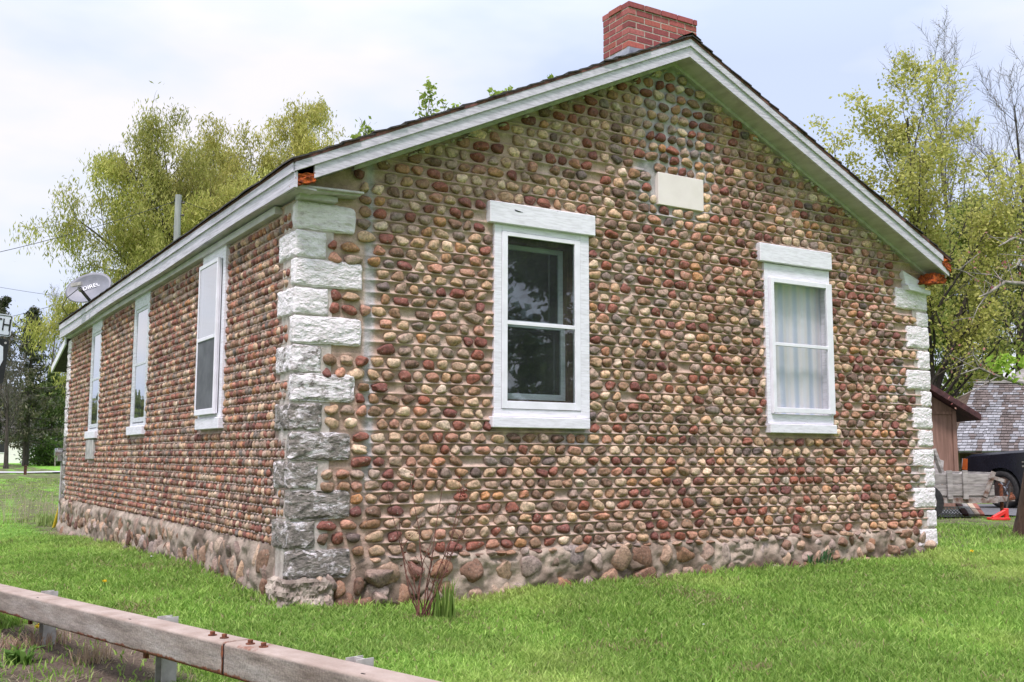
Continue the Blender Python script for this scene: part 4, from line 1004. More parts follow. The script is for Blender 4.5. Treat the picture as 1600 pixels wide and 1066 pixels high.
def tree(name, label, cat, base, cfg, d0, H, r0, seed, leaf=None, group=None, bark='bark', mats='leaf', stems=None, parts=('trunk', 'crown')):
    """trunk and limbs are one part; twigs with foliage are the crown"""
    rg = np.random.default_rng(seed); base = np.array(base, float); base[2] = float(gz(base[0], base[1]))-.05
    t = thing(name, label, cat, tuple(base), group)
    segs = [[] for _ in cfg['segs']]; anchors = []
    for (off, dd, k, rk) in (stems or [((0, 0, 0), d0, 1, 1)]):
        grow(rg, base+np.array(off), np.array(dd, float), H*k, r0*rk, 0, cfg, segs, anchors)
    cut = cfg.get('cut', 2)
    big = [q for l in segs[:cut] for q in l]; small = [q for l in segs[cut:] for q in l]
    b0 = segs[0][0]; big.append((base-np.array((0, 0, .3)), base+np.array((0, 0, .35)), r0*1.45, r0*.95)) if not stems else None
    V, F = segmesh(big, 7); npmesh(parts[0], V, [(F, 0)], M[bark], t)
    Vs, Fs = segmesh(small, 4) if small else (np.zeros((0, 3)), np.zeros((0, 4), int))
    col = np.tile(np.array(cfg.get('twig', (.07, .055, .042))), (len(Vs), 1)); fl = [(Fs, 1)]
    if leaf:
        A = np.array([a[0] for a in anchors]); per = max(1, int(leaf['n']/max(1, len(A))+.5))
        P = np.repeat(A, per, 0)[:]; keep = rg.random(len(P)) < leaf['n']/len(P)
        cl = vnoise(P[:, 0]*.9+3*P[:, 2]*.3, P[:, 1]*.9+P[:, 2]*.8, seed+3); keep &= rg.random(len(P)) < np.clip((cl-.30)*2.6, 0, 1)*.95+leaf.get('fill', .4)*.35
        P = P[keep]+rg.normal(0, leaf['spread'], (int(keep.sum()), 3))*np.array((1, 1, leaf.get('sz', .8)))
        Vl, Fl = leafquads(rg, P, leaf['size'], leaf.get('aspect', .6), leaf.get('droop', 0))
        cl_ = np.repeat(cols(rg, len(P), leaf['c0'], leaf['c1'], P, seed, leaf.get('clump', .5)), 4, 0)
        col = np.concatenate([col, cl_]); fl = [(Fs, 1), (Fl+len(Vs), 0)]; Vs = np.concatenate([Vs, Vl])
    npmesh(parts[1], Vs, fl, [M[mats], M['twig']], t, col, smooth=False)
    return t
M['twig'] = m_attr('twig bark', .95, 20, .7, 1.3, 0)
up = (0, 0, 1)
_dome = lambda t: .45+1.0*math.sin(min(1, max(0, t))*math.pi*.85)**.8
WILLOW = dict(segs=[6, 7, 5, 5], wander=[.06, .13, .2, .10], trop=[.03, .12, -.02, -.30], kids=[13, 9, 9], t0=[.22, .25, .2], ang=[46, 42, 55], ratio=[.56, .44, .52],
              shape=[lambda t: 1.15-.55*t, lambda t: 1.1-.4*t, lambda t: 1], rr=[.5, .42, .3], leaf_lv=3, rmin=.011, cut=3, twig=(.16, .14, .06), taper=.2)
MAPLE = dict(segs=[7, 6, 4, 3], wander=[.05, .12, .16, .2], trop=[.04, .13, .10, .08], kids=[10, 8, 5], t0=[.20, .22, .25], ang=[36, 40, 42], ratio=[.42, .45, .45],
             shape=[lambda t: 1.25-.8*t, lambda t: 1.1-.5*t, lambda t: 1], rr=[.45, .5, .5], leaf_lv=2, rmin=.009, cut=2, twig=(.10, .08, .06), taper=.16)
BARE = dict(segs=[7, 6, 5, 4], wander=[.05, .10, .13, .16], trop=[.04, .14, .10, .08], kids=[20, 11, 9], t0=[.28, .15, .15], ang=[30, 32, 34], ratio=[.38, .42, .42],
            shape=[lambda t: 1.25-.8*t, lambda t: 1.1-.5*t, lambda t: 1], rr=[.42, .5, .5], leaf_lv=3, rmin=.009, cut=2, twig=(.14, .12, .11), taper=.10)
DENSE = dict(segs=[6, 5, 4, 3], wander=[.05, .14, .2, .25], trop=[.03, .02, -.03, -.06], kids=[18, 9, 5], t0=[.10, .12, .15], ang=[62, 50, 45], ratio=[.36, .42, .45],
             shape=[lambda t: 1.2-.85*t, lambda t: 1.1-.4*t, lambda t: 1], rr=[.35, .5, .5], leaf_lv=2, rmin=.010, cut=2, twig=(.05, .04, .03))
LEAFY = dict(DENSE, kids=[15, 8, 5], ang=[52, 48, 45], trop=[.03, .05, -.02, -.06], ratio=[.40, .42, .45], t0=[.16, .12, .15], taper=.2)
YOUNG = dict(segs=[9, 4, 3], wander=[.025, .08, .1], trop=[.06, .25, .2], kids=[26, 4], t0=[.35, .2], ang=[38, 35], ratio=[.13, .4],
             shape=[lambda t: 1.3-1.0*t, lambda t: 1], rr=[.4, .5], leaf_lv=1, rmin=.008, cut=1, twig=(.12, .10, .06), taper=.15)

def gp(px, depth): return at(px, 715, depth)
tree('willow_tree', 'tall yellow green weeping willow with dark limbs, behind the satellite dish', 'tree', gp(256, 52), WILLOW, (-.07, .05, 1), 13.4, .52, 3,
     dict(n=170000, spread=.18, sz=1.6, size=.23, aspect=.26, droop=1.0, c0=(.27, .29, .065), c1=(.50, .48, .14), fill=.25), group='willows behind the house', bark='bark_dark')
tree('willow_tree', 'golden green willow standing right of the tall one, cut off by the roof slope', 'tree', gp(440, 58), WILLOW, (0, .03, 1), 16.4, .45, 14,
     dict(n=150000, spread=.18, sz=1.4, size=.24, aspect=.28, droop=.9, c0=(.31, .31, .065), c1=(.54, .49, .15), fill=.3), group='willows behind the house', bark='bark_dark')
tree('maple_tree', 'spring maple with many upright stems and pale yellow green leaves, right of the roof', 'tree', gp(1432, 36), MAPLE, up, 13.3, .2, 8,
     dict(n=88000, spread=.17, size=.125, aspect=.75, c0=(.30, .31, .065), c1=(.54, .51, .17), fill=.2, clump=.9), bark='bark_dark',
     stems=[((0, 0, 0), (.02, .02, 1), 1.0, 1), ((.5, -.3, 0), (.10, -.08, 1), .92, .9), ((-.6, .4, 0), (-.13, .09, 1), .88, .85), ((.2, .5, 0), (.20, -.12, 1), .85, .8), ((-1.0, .7, 0), (-.26, .16, 1), .74, .75)])
tree('bare_tree', 'tall leafless tree whose fine grey crown rises above the spring maple', 'tree', gp(1492, 50), BARE, up, 19.6, .26, 5, dict(n=1500, spread=.1, size=.07, c0=(.2, .16, .1), c1=(.3, .26, .14)), bark='bark_dark')
tree('bare_tree', 'dark leafless tree with upright limbs at the right edge of the photo', 'tree', gp(1592, 44), BARE, (.0, .0, 1), 16.4, .24, 17, dict(n=1200, spread=.1, size=.07, c0=(.2, .16, .1), c1=(.3, .26, .14)), bark='bark_dark')
for k, (px, d, h, sd_, lb) in enumerate(((1500, 43, 11.2, 21, 'dark green leafy tree with a thick trunk directly behind the brown shed'), (1575, 46, 12.2, 22, 'dense mid green tree behind the old barn roof'),
                                       (1650, 44, 11.5, 23, 'green tree at the right edge standing over the barn roof'), (1440, 45, 10.6, 24, 'dark green tree between the house corner and the brown shed'))):
    tree('leafy_tree', lb, 'tree', gp(px, d), LEAFY, (0, 0, 1), h, .26, sd_, dict(n=27000, spread=.20, size=.19, aspect=.5, droop=.5, c0=(.15, .21, .04), c1=(.42, .45, .12), fill=.0, clump=.7), group='dense green trees behind the shed', bark='bark_dark')
def young(px0, depth, leads, seed, label):
    b0 = gp(px0, depth); st = []
    for px, ytop in leads:
        off = at(px, 715, depth)-b0; h = (715-ytop)/FOC*depth+1.2; st.append(((off[0], off[1], 0), (.01, 0, 1), h/9, .8))
    tree('young_tree', label, 'tree', b0, YOUNG, up, 9, .06, seed, dict(n=5200, spread=.07, size=.14, aspect=.7, c0=(.20, .29, .045), c1=(.36, .43, .10), fill=.5), group='young trees behind the roof', stems=st)
young(632, 26, ((597, 172), (618, 186), (638, 176), (651, 118), (668, 146)), 2, 'fresh green sapling clump showing five leafy tips above the left roof slope')
young(730, 27, ((692, 168), (703, 160), (768, 126), (818, 118)), 6, 'sparse sapling tips just above the middle of the left roof slope')
for k, (x, y, h, sd_) in enumerate(((17, -21, 13, 41), (25, -17, 14, 42), (9.5, -25, 12.5, 43), (33, -14, 13, 44))):
    tree('roadside_tree', ('broad dark green tree across the road mirrored in the left front window', 'tall dark tree across the road mirrored in the right front window', 'dark green tree across the road nearest the camera', 'dark tree across the road farthest along')[k], 'tree', (x, y, 0), DENSE, up, h, .35, sd_,
         dict(n=15000, spread=.26, size=.40, aspect=.6, c0=(.03, .055, .012), c1=(.08, .11, .025), fill=.2), group='trees across the road mirrored in the windows', bark='bark_dark')

def spruce(px, depth, H, wid, seed, label, c0, c1, n=9000):
    rg = np.random.default_rng(seed); base = gp(px, depth); base[2] = float(gz(base[0], base[1]))-.05; t = thing('spruce_tree', label, 'tree', tuple(base), 'old spruces on the far lawn')
    segs = [(base, base+np.array((0, 0, H)), .26, .03)]; P = []; tw = []
    z = H*.16
    while z < H*.985:
        k = z/H; L = wid*(1-k)**.8*(.75+.5*rg.random())+.15
        for _ in range(rg.integers(4, 7)):
            if rg.random() < .12: continue
            az = rg.random()*6.28; d = np.array((math.cos(az), math.sin(az), .15-.45*(1-k))); q = base+np.array((0, 0, z)); l = L*(.7+.5*rg.random()); m = 6
            for i in range(m):
                q2 = q+unit(d)*l/m; d = d+np.array((0, 0, .07)); tw.append((q, q2, .03*(1-i/m)+.01, .03*(1-(i+1)/m)+.008)); 
                if i > 0:
                    for _j in range(int(n/900)+2): P.append(q+(q2-q)*rg.random()+rg.normal(0, .16, 3)*np.array((1, 1, .8))-np.array((0, 0, .1)))
                q = q2
        z += H*.022*(1+.4*rg.random())
    V, F = segmesh(segs, 8); npmesh('trunk', V, [(F, 0)], M['bark_dark'], t)
    Vs, Fs = segmesh(tw, 4); P = np.array(P); Vl, Fl = leafquads(rg, P, .32, .35, .5); C = np.concatenate([np.tile((.09, .075, .06), (len(Vs), 1)), np.repeat(cols(rg, len(P), c0, c1, P, seed, .7), 4, 0)])
    npmesh('crown', np.concatenate([Vs, Vl]), [(Fs, 1), (Fl+len(Vs), 0)], [M['needle'], M['twig']], t, C, smooth=False)
spruce(40, 84, 13.2, 3.8, 51, 'tall old spruce with a pointed grey green top beside the far path', (.045, .055, .03), (.12, .115, .06))
spruce(-6, 88, 14.6, 3.6, 52, 'dark spruce cut by the left edge of the photo', (.035, .05, .028), (.09, .085, .05))
spruce(76, 92, 8.6, 3.0, 53, 'shorter bright green spruce behind the far house corner', (.05, .085, .025), (.12, .16, .045))
tree('bare_tree', 'pale leafless tree behind the tall spruce on the left', 'tree', gp(78, 98), BARE, up, 15, .2, 19, dict(n=800, spread=.1, size=.1, c0=(.2, .16, .1), c1=(.3, .26, .14)))
tree('bare_tree', 'brown leafless tree tangled into the spruces at the left edge', 'tree', gp(10, 78), BARE, up, 9, .18, 29, dict(n=800, spread=.1, size=.1, c0=(.14, .10, .07), c1=(.2, .16, .1)), bark='bark_dark')

def shrub(name, label, cat, base, w, h, n, size, c0, c1, seed, blossom=None, group=None):
    rg = np.random.default_rng(seed); base = np.array(base, float); base[2] = float(gz(base[0], base[1]))-.03; t = thing(name, label, cat, tuple(base), group)
    segs = []; P = []
    for k in range(34):
        az = rg.random()*6.28; sp = rg.random()**.6; q = base+np.array((math.cos(az), math.sin(az), 0))*.12*w*rg.random(); tip = base+np.array((math.cos(az)*w*.5*sp, math.sin(az)*w*.5*sp, h*math.sqrt(max(.05, 1-sp**2))*(.75+.3*rg.random())))
        mid = (q+tip)/2+rg.normal(0, .06*w, 3); r = .012*h
        segs += [(q, mid, r, r*.7), (mid, tip, r*.7, r*.3)]
        for _ in range(n//34): s_ = rg.random()**.5; P.append((mid+(tip-mid)*s_ if rg.random() < .75 else q+(mid-q)*s_)+rg.normal(0, .09*w, 3))
    P = np.array(P); P = P[P[:, 2] > base[2]]; V, F = segmesh(segs, 5); npmesh('stem', V, [(F, 0)], M['bark'], t)
    C = cols(rg, len(P), c0, c1, P, seed, 1.2)
    if blossom is not None: m = rg.random(len(P)) < .5; C[m] = np.array(blossom)*(.8+.3*rg.random((int(m.sum()), 1)))
    Vl, Fl = leafquads(rg, P, size, .7); npmesh('foliage', Vl, [(Fl, 0)], M['leaf'], t, np.repeat(C, 4, 0), smooth=False)
shrub('blossoming_bush', 'white blossoming bush between the spruces and the house corner', 'bush', gp(62, 92), 3.2, 4.0, 1800, .22, (.10, .16, .04), (.22, .28, .08), 61, (.72, .72, .68), 'blossoming bushes on the far lawn')
shrub('blossoming_bush', 'white blossoming bush half hidden by the far house corner', 'bush', gp(92, 94), 3.6, 4.4, 1800, .22, (.10, .16, .04), (.22, .28, .08), 62, (.72, .72, .68), 'blossoming bushes on the far lawn')
shrub('green_bush', 'low rounded dark green bush in front of the white blossoms', 'bush', gp(84, 86), 3.4, 2.2, 2600, .2, (.05, .10, .018), (.12, .20, .04), 63)
for k, (px, d, h) in enumerate(((96, 118, 9), (128, 125, 10), (60, 122, 8.5), (165, 120, 9))):
    tree('far_tree', ('yellow green tree far behind the green bush', 'yellow green tree far behind the house, mostly hidden by it', 'yellow green tree far behind the tall spruce', 'yellow green tree wholly behind the side wall')[k], 'tree', gp(px, d), DENSE, up, h, .25, 70+k,
         dict(n=9000, spread=.35, size=.45, aspect=.7, c0=(.12, .16, .03), c1=(.24, .28, .07), fill=.4), group='pale trees far behind the lawn')
def woods():
    rg = np.random.default_rng(88); P = []; C = []
    for k in range(150):
        a = k/149; x, y = -45+235*a, 150+35*math.sin(a*3)-70*max(0, a-.55)*2; h = 7+6*rg.random(); w = 3.2
        m = 330; q = rg.normal(0, 1, (m, 3)); q /= np.linalg.norm(q, axis=1, keepdims=True); q *= rg.random((m, 1))**.4
        z0 = float(gz(x, y)); P.append(np.array((x+rg.normal(0, 2), y+rg.normal(0, 6), z0+h*.5))+q*np.array((w, w, h*.5))); g = rg.random()
        C.append((np.array((.07, .10, .022))*(1-g)+np.array((.20, .23, .06))*g)*(.6+.7*rg.random((m, 1))))
    P = np.concatenate(P); C = np.concatenate(C); V, F = leafquads(rg, P, 1.3, .7)
    o = npmesh('distant_woods', V, [(F, 0)], M['leaf'], None, np.repeat(C, 4, 0), smooth=False); tag(o, 'distant belt of spring woods along the horizon', 'woods', kind='stuff')
woods()

# crab apple at the right edge: trunk near the lawn edge, branches reaching into the picture
def crab():
    base = at(1603, 838, 14.0); base[2] = float(gz(base[0], base[1]))-.05; t = thing('crab_apple_tree', 'crab apple at the right edge with pink blossom, pale twigs and bright green leaves', 'tree', tuple(base))
    rg = np.random.default_rng(91); top = at(1655, 520, 13.6)
    trunk = [(base-np.array((0, 0, .2)), base+(top-base)*.08, .24, .17), (base+(top-base)*.08, base+(top-base)*.5, .17, .15), (base+(top-base)*.5, top, .15, .12)]
    br = []; tips = []
    def poly(p, r0, r1, kids=0):
        W_ = [at(*q) for q in p]; L = len(W_)-1
        for i in range(L): br.append((W_[i], W_[i+1], r0+(r1-r0)*i/L, r0+(r1-r0)*(i+1)/L))
        for _ in range(kids):
            i = rg.integers(0, L); q = W_[i]+(W_[i+1]-W_[i])*rg.random(); e_ = q+np.array((rg.normal(0, .16), rg.normal(0, .16), rg.normal(.08, .16))); br.append((q, e_, .006, .003)); tips.append(e_)
        return W_[-1]
    a = (1655, 520, 13.6)
    poly([a, (1640, 460, 13.4), (1600, 444, 13.2), (1570, 441, 13.1), (1545, 458, 13.0), (1530, 464, 13.0)], .05, .008, 10)
    poly([(1570, 441, 13.1), (1552, 430, 13.1), (1512, 426, 13.0), (1490, 419, 13.0)], .014, .004, 7)
    poly([(1545, 458, 13.0), (1528, 480, 13.0), (1518, 505, 12.9)], .009, .003, 5)
    poly([a, (1630, 590, 13.2), (1598, 600, 13.0), (1560, 588, 12.9), (1530, 575, 12.9), (1500, 585, 12.8)], .04, .004, 10)
    poly([(1560, 588, 12.9), (1540, 600, 12.9), (1505, 618, 12.8)], .012, .004, 5)
    poly([(1530, 575, 12.9), (1520, 556, 12.9), (1522, 540, 12.9)], .008, .003, 4)
    poly([a, (1645, 400, 13.5), (1612, 380, 13.4), (1585, 372, 13.3), (1560, 385, 13.2)], .06, .006, 14)
    poly([(1612, 380, 13.4), (1596, 410, 13.2), (1575, 424, 13.1)], .012, .004, 8)
    poly([a, (1680, 420, 13.9), (1700, 300, 14.2)], .08, .02, 20); poly([a, (1720, 480, 13.2), (1780, 400, 13.0)], .08, .02, 20)
    V, F = segmesh(trunk, 9); npmesh('trunk', V, [(F, 0)], M['brownbark'], t)
    V, F = segmesh(br, 5); npmesh('branches', V, [(F, 0)], M['bark_pale'], t)
    T = np.array(tips); P = np.repeat(T, 3, 0)+rg.normal(0, .05, (len(T)*3, 3))
    c = cols(rg, len(P), (.42, .12, .13), (.55, .30, .24)); m = rg.random(len(P)) < .35; c[m] = np.array((.26, .30, .06))
    Vl, Fl = leafquads(rg, P, .042, .8); npmesh('blossom', Vl, [(Fl, 0)], M['leaf'], t, np.repeat(c, 4, 0), smooth=False)
    G = np.array([at(1560+rg.normal(0, 10), 570+rg.normal(0, 6), 12.9) if k % 3 else at(1585+rg.normal(0, 7), 590+rg.normal(0, 10), 12.9) for k in range(40)]+[at(1578+rg.normal(0, 12), 562+rg.normal(0, 7), 12.9) for k in range(40)])
    Vl, Fl = leafquads(rg, G, .10, .55); npmesh('leaves', Vl, [(Fl, 0)], M['leaf'], t, np.repeat(cols(rg, len(G), (.26, .42, .05), (.42, .58, .10)), 4, 0), smooth=False)
M['brownbark'] = varied('brown bark', (.035, .018, .012), (.13, .075, .05), 9, .95, .7, .02, stretch=(1, 1, .3))
crab()

def gpt(px, py, z0):
    """ground point seen at a pixel, for ground near height z0"""
    d = ROT @ np.array([px-PCX, py-PCY, FOC]); t_ = (z0-EYE[2])/d[2]; p = EYE+d*t_; p[2] = float(gz(p[0], p[1])); return p

# dry red-stemmed bush at the foot of the front wall
def dead_bush():
    rg = np.random.default_rng(12); b0 = gpt(662, 980, -.10); t = thing('dry_bush', 'leafless red stemmed bush with a green grass tuft at the foot of the front wall', 'bush', tuple(b0))
    segs = []; tips = []; r_ = np.array((ROT[0, 0], ROT[1, 0], 0)); 
    for dx, h, lean in ((-.27, .92, .0), (-.16, .72, .05), (-.22, .55, -.1), (-.05, .98, .1), (.06, .62, .0), (.16, .95, .1), (.27, .85, -.05), (.30, .6, .1), (.36, .74, .05), (.02, .45, -.1), (.12, .38, -.1)):
        p = b0+rg.normal(0, .03, 3)*np.array((1, 1, 0))-np.array((0, 0, .02)); n = 7; tgt = b0+r_*dx+np.array((0, lean, h)); prev = p; bow = rg.normal(0, .04, 3)
        for i in range(1, n+1):
            f = i/n; q = p+(tgt-p)*f+bow*math.sin(f*3.14)+rg.normal(0, .006, 3); segs.append((prev, q, .0065*(1-.65*(i-1)/n), .0065*(1-.65*f)))
            if i > 2 and rg.random() < .6:
                e_ = q+np.array((rg.normal(0, .05), rg.normal(0, .05), .05+.06*rg.random())); segs.append((q, e_, .003, .0015)); tips.append(e_)
            prev = q
        tips.append(prev)
    p = b0+r_*.05; tgt = at(722, 768, (b0-EYE) @ ROT[:, 2]+.15); prev = p
    for i in range(1, 7): q = p+(tgt-p)*i/6+rg.normal(0, .006, 3); segs.append((prev, q, .004, .003)); prev = q
    V, F = segmesh(segs, 5); npmesh('stems', V, [(F, 0)], M['redstem'], t)
    P = np.concatenate([np.repeat(np.array(tips), 2, 0)+rg.normal(0, .012, (2*len(tips), 3)), tgt+rg.normal(0, 1, (60, 3))*np.array((.022, .02, .042))])
    Vl, Fl = leafquads(rg, P, .022, .6); npmesh('seed_heads', Vl, [(Fl, 0)], M['leaf'], t, np.repeat(cols(rg, len(P), (.12, .025, .018), (.26, .07, .045)), 4, 0), smooth=False)
    G = blades(rg, b0+r_*.15, 70, .10, .34, .006, (.13, .24, .04), (.26, .36, .09)); npmesh('grass_tuft', G[0], [(G[1], 0)], M['grass'], t, G[2])
    G = blades(rg, b0+np.array((0, -.02, 0)), 130, .16, .10, .005, (.28, .22, .13), (.42, .34, .22), flat=2.2); npmesh('dry_litter', G[0], [(G[1], 0)], M['grass'], t, G[2])
def blades(rg, c, n, rad, h, w, c0, c1, flat=.35, z=None):
    a = rg.random(n)*6.283; r = rad*np.sqrt(rg.random(n)); x, y = c[0]+r*np.cos(a), c[1]+r*np.sin(a); z0 = gz(x, y)-.005 if z is None else np.full(n, z)
    hh = h*(.5+.6*rg.random(n)); az = rg.random(n)*6.283; lx, ly = np.cos(az)*flat*hh*rg.random(n), np.sin(az)*flat*hh*rg.random(n); hz = hh/np.sqrt(1+flat**2*.6)
    ox, oy = -np.sin(az)*w, np.cos(az)*w
    A = np.stack([x-ox, y-oy, z0], -1); B = np.stack([x+ox, y+oy, z0], -1); Cm = np.stack([x+lx*.4, y+ly*.4, z0+hz*.7], -1); o = np.stack([ox, oy, ox*0], -1)*.8; T = np.stack([x+lx, y+ly, z0+hz*(1-.25*flat*rg.random(n)).clip(.3)], -1)
    V = np.stack([A, B, Cm+o, Cm-o, T], 1).reshape(-1, 3); i = np.arange(n)*5
    F = np.concatenate([np.stack([i, i+1, i+2], -1), np.stack([i, i+2, i+3], -1), np.stack([i+3, i+2, i+4], -1)])
    return V, F, np.repeat(cols(rg, n, c0, c1), 5, 0)
M['redstem'] = varied('red brown stem', (.06, .022, .016), (.20, .08, .055), 30, .8, 0)
dead_bush()
def plant(name, label, cat, c, seed, sets, group=None):
    rg = np.random.default_rng(seed); t = thing(name, label, cat, tuple(c), group)
    for part, n, rad, h, w, c0, c1, fl in sets:
        G = blades(rg, c, n, rad, h, w, c0, c1, fl); npmesh(part, G[0], [(G[1], 0)], M['grass'], t, G[2])
    return t
plant('lily_clump', 'clump of blue green strap leaves against the front wall foot', 'plant', gpt(1268, 884, .02), 4, [('leaves', 46, .22, .26, .012, (.05, .14, .05), (.14, .26, .12), .9), ('dry_leaves', 30, .3, .14, .01, (.22, .17, .12), (.34, .27, .2), 1.6)])
plant('weed_clump', 'tall dry beige weeds on the lawn left of the far house corner', 'weeds', gpt(45, 815, -.13), 5, [('dry_stems', 90, .75, .80, .0035, (.34, .27, .19), (.50, .42, .32), .7), ('green_leaves', 60, .8, .12, .010, (.16, .24, .05), (.28, .36, .10), .6)])
plant('weed_clump', 'pale green weeds at the foot of the far house corner', 'weeds', gpt(88, 822, -.13), 6, [('leaves', 160, .4, .30, .012, (.18, .28, .06), (.36, .42, .16), .6)])
plant('broad_leaf_weed', 'broad leaved green dock weed on the bare soil under the guardrail', 'weed', gpt(32, 1047, -.15), 7, [('leaves', 30, .07, .17, .021, (.09, .19, .035), (.18, .30, .07), 1.3)])
plant('dry_tuft', 'dry straw tuft beside the guardrail post', 'grass tuft', gpt(75, 1018, -.14), 8, [('stems', 90, .14, .15, .0035, (.36, .25, .17), (.52, .38, .28), .9)], 'dry tufts on the bare soil')
plant('dry_tuft', 'dry straw tuft in the middle of the bare soil', 'grass tuft', gpt(140, 1048, -.15), 9, [('stems', 90, .13, .16, .0035, (.36, .27, .18), (.52, .40, .28), .9)], 'dry tufts on the bare soil')
plant('dry_tuft', 'dry straw tuft at the left edge of the bare soil', 'grass tuft', gpt(10, 1020, -.14), 10, [('stems', 80, .13, .13, .0035, (.36, .25, .17), (.52, .38, .28), .9)], 'dry tufts on the bare soil')
def litter():
    rg = np.random.default_rng(33); Vs = []; Fs = []; Cs = []; n = 0
    spots = [((rg.uniform(.1, HW), -abs(rg.normal(.06, .09))-.05), .10) for _ in range(260)]+[((-abs(rg.normal(.06, .1))-.05, rg.uniform(.1, HL)), .10) for _ in range(200)]+[((rg.uniform(-2.2, -1.2), rg.uniform(-1.9, .8)), .14) for _ in range(40)]
    for (x, y), r in spots:
        G = blades(rg, (x, y), 9, r, .09, .0028, (.30, .24, .15), (.46, .40, .27), flat=2.4); Vs.append(G[0]); Fs.append(G[1]+n); Cs.append(G[2]); n += len(G[0])
    o = npmesh('dry_litter', np.concatenate(Vs), [(np.concatenate(Fs), 0)], M['grass'], None, np.concatenate(Cs)); tag(o, 'dry straw and dead grass lying along the wall foot and road verge', 'litter', kind='stuff')
    Vs = []; Fs = []; Cs = []; n = 0
    for _ in range(420):
        r_ = 3.6+13*rg.random()**1.3; th = math.atan2(ROT[1, 2], ROT[0, 2])+math.radians(rg.uniform(-38, 38)); x, y = GC[0]+r_*math.cos(th), GC[1]+r_*math.sin(th)
        if (-.2 < x < HW+.2 and -.2 < y < HL) or x < -2.6 or fbm(x*.9, y*.9, 77) < .47: continue
        G = blades(rg, (x, y), int(rg.integers(6, 13)), .05, rg.uniform(.05, .10), .010, (.09, .20, .04), (.24, .40, .09), flat=1.7); Vs.append(G[0]); Fs.append(G[1]+n); Cs.append(G[2]); n += len(G[0])
    o = npmesh('lawn_weeds', np.concatenate(Vs), [(np.concatenate(Fs), 0)], M['grass'], None, np.concatenate(Cs)); tag(o, 'small broad leaved weeds scattered through the lawn', 'weeds', kind='stuff')
litter()
def dandelion(px, py, z0, label, col='yellowpetal', r=.018):
    rg = np.random.default_rng(px); p = gpt(px, py, z0); t = thing('dandelion', label, 'flower', tuple(p), 'dandelions in the lawn'); h = np.array((0, 0, .06))
    V, F = segmesh([(p, p+h, .002, .002)], 5); npmesh('stem', V, [(F, 0)], M['greenstem'], t)
    P = p+h+rg.normal(0, r*.45, (60, 3))*np.array((1, 1, .5)); V, F = leafquads(rg, P, r*.9, .5); npmesh('petals', V, [(F, 0)], M[col], t)
M['greenstem'] = varied('green stem', (.10, .18, .04), (.16, .26, .06), 8, .7, 0); M['yellowpetal'] = varied('yellow petal', (.75, .50, .01), (.85, .62, .02), 8, .7, 0); M['whitepetal'] = varied('white petal', (.7, .7, .66), (.8, .8, .78), 8, .7, 0)
dandelion(60, 1003, -.14, 'yellow dandelion by the guardrail post', r=.026); dandelion(162, 939, -.08, 'small yellow dandelion in the lawn behind the guardrail'); dandelion(236, 890, 0, 'tiny white daisy in the lawn near the side wall', 'whitepetal', .012); dandelion(1519, 865, .1, 'yellow dandelion right of the house', r=.02)
dandelion(1100, 1000, -.1, 'small white clover head in the front lawn', 'whitepetal', .008)

# ------------------------------------------------------------------ satellite dish, poles, wires, road signs
CR, CU, CF = ROT[:, 0].copy(), -ROT[:, 1].copy(), ROT[:, 2].copy()
def text(name, body, size, m, parent, o, ex, ey, nrm, shear=0, xs=1):
    cu = bpy.data.curves.new(name, 'FONT'); cu.body = body; cu.size = size; cu.extrude = .0015; cu.align_x = 'CENTER'; cu.align_y = 'CENTER'; cu.shear = shear
    tmp = bpy.data.objects.new(name, cu); COL.objects.link(tmp); dg = bpy.context.evaluated_depsgraph_get(); me = bpy.data.meshes.new_from_object(tmp.evaluated_get(dg)); bpy.data.objects.remove(tmp); bpy.data.curves.remove(cu)
    n = len(me.vertices); co = np.empty(n*3, np.float32); me.vertices.foreach_get('co', co); co = co.reshape(-1, 3)
    P = np.asarray(o)+co[:, :1]*xs*np.asarray(ex)+co[:, 1:2]*np.asarray(ey)+co[:, 2:3]*np.asarray(nrm)-base_of(parent)
    me.vertices.foreach_set('co', P.astype(np.float32).ravel()); me.materials.clear(); me.update(); return link(name, me, m, parent)

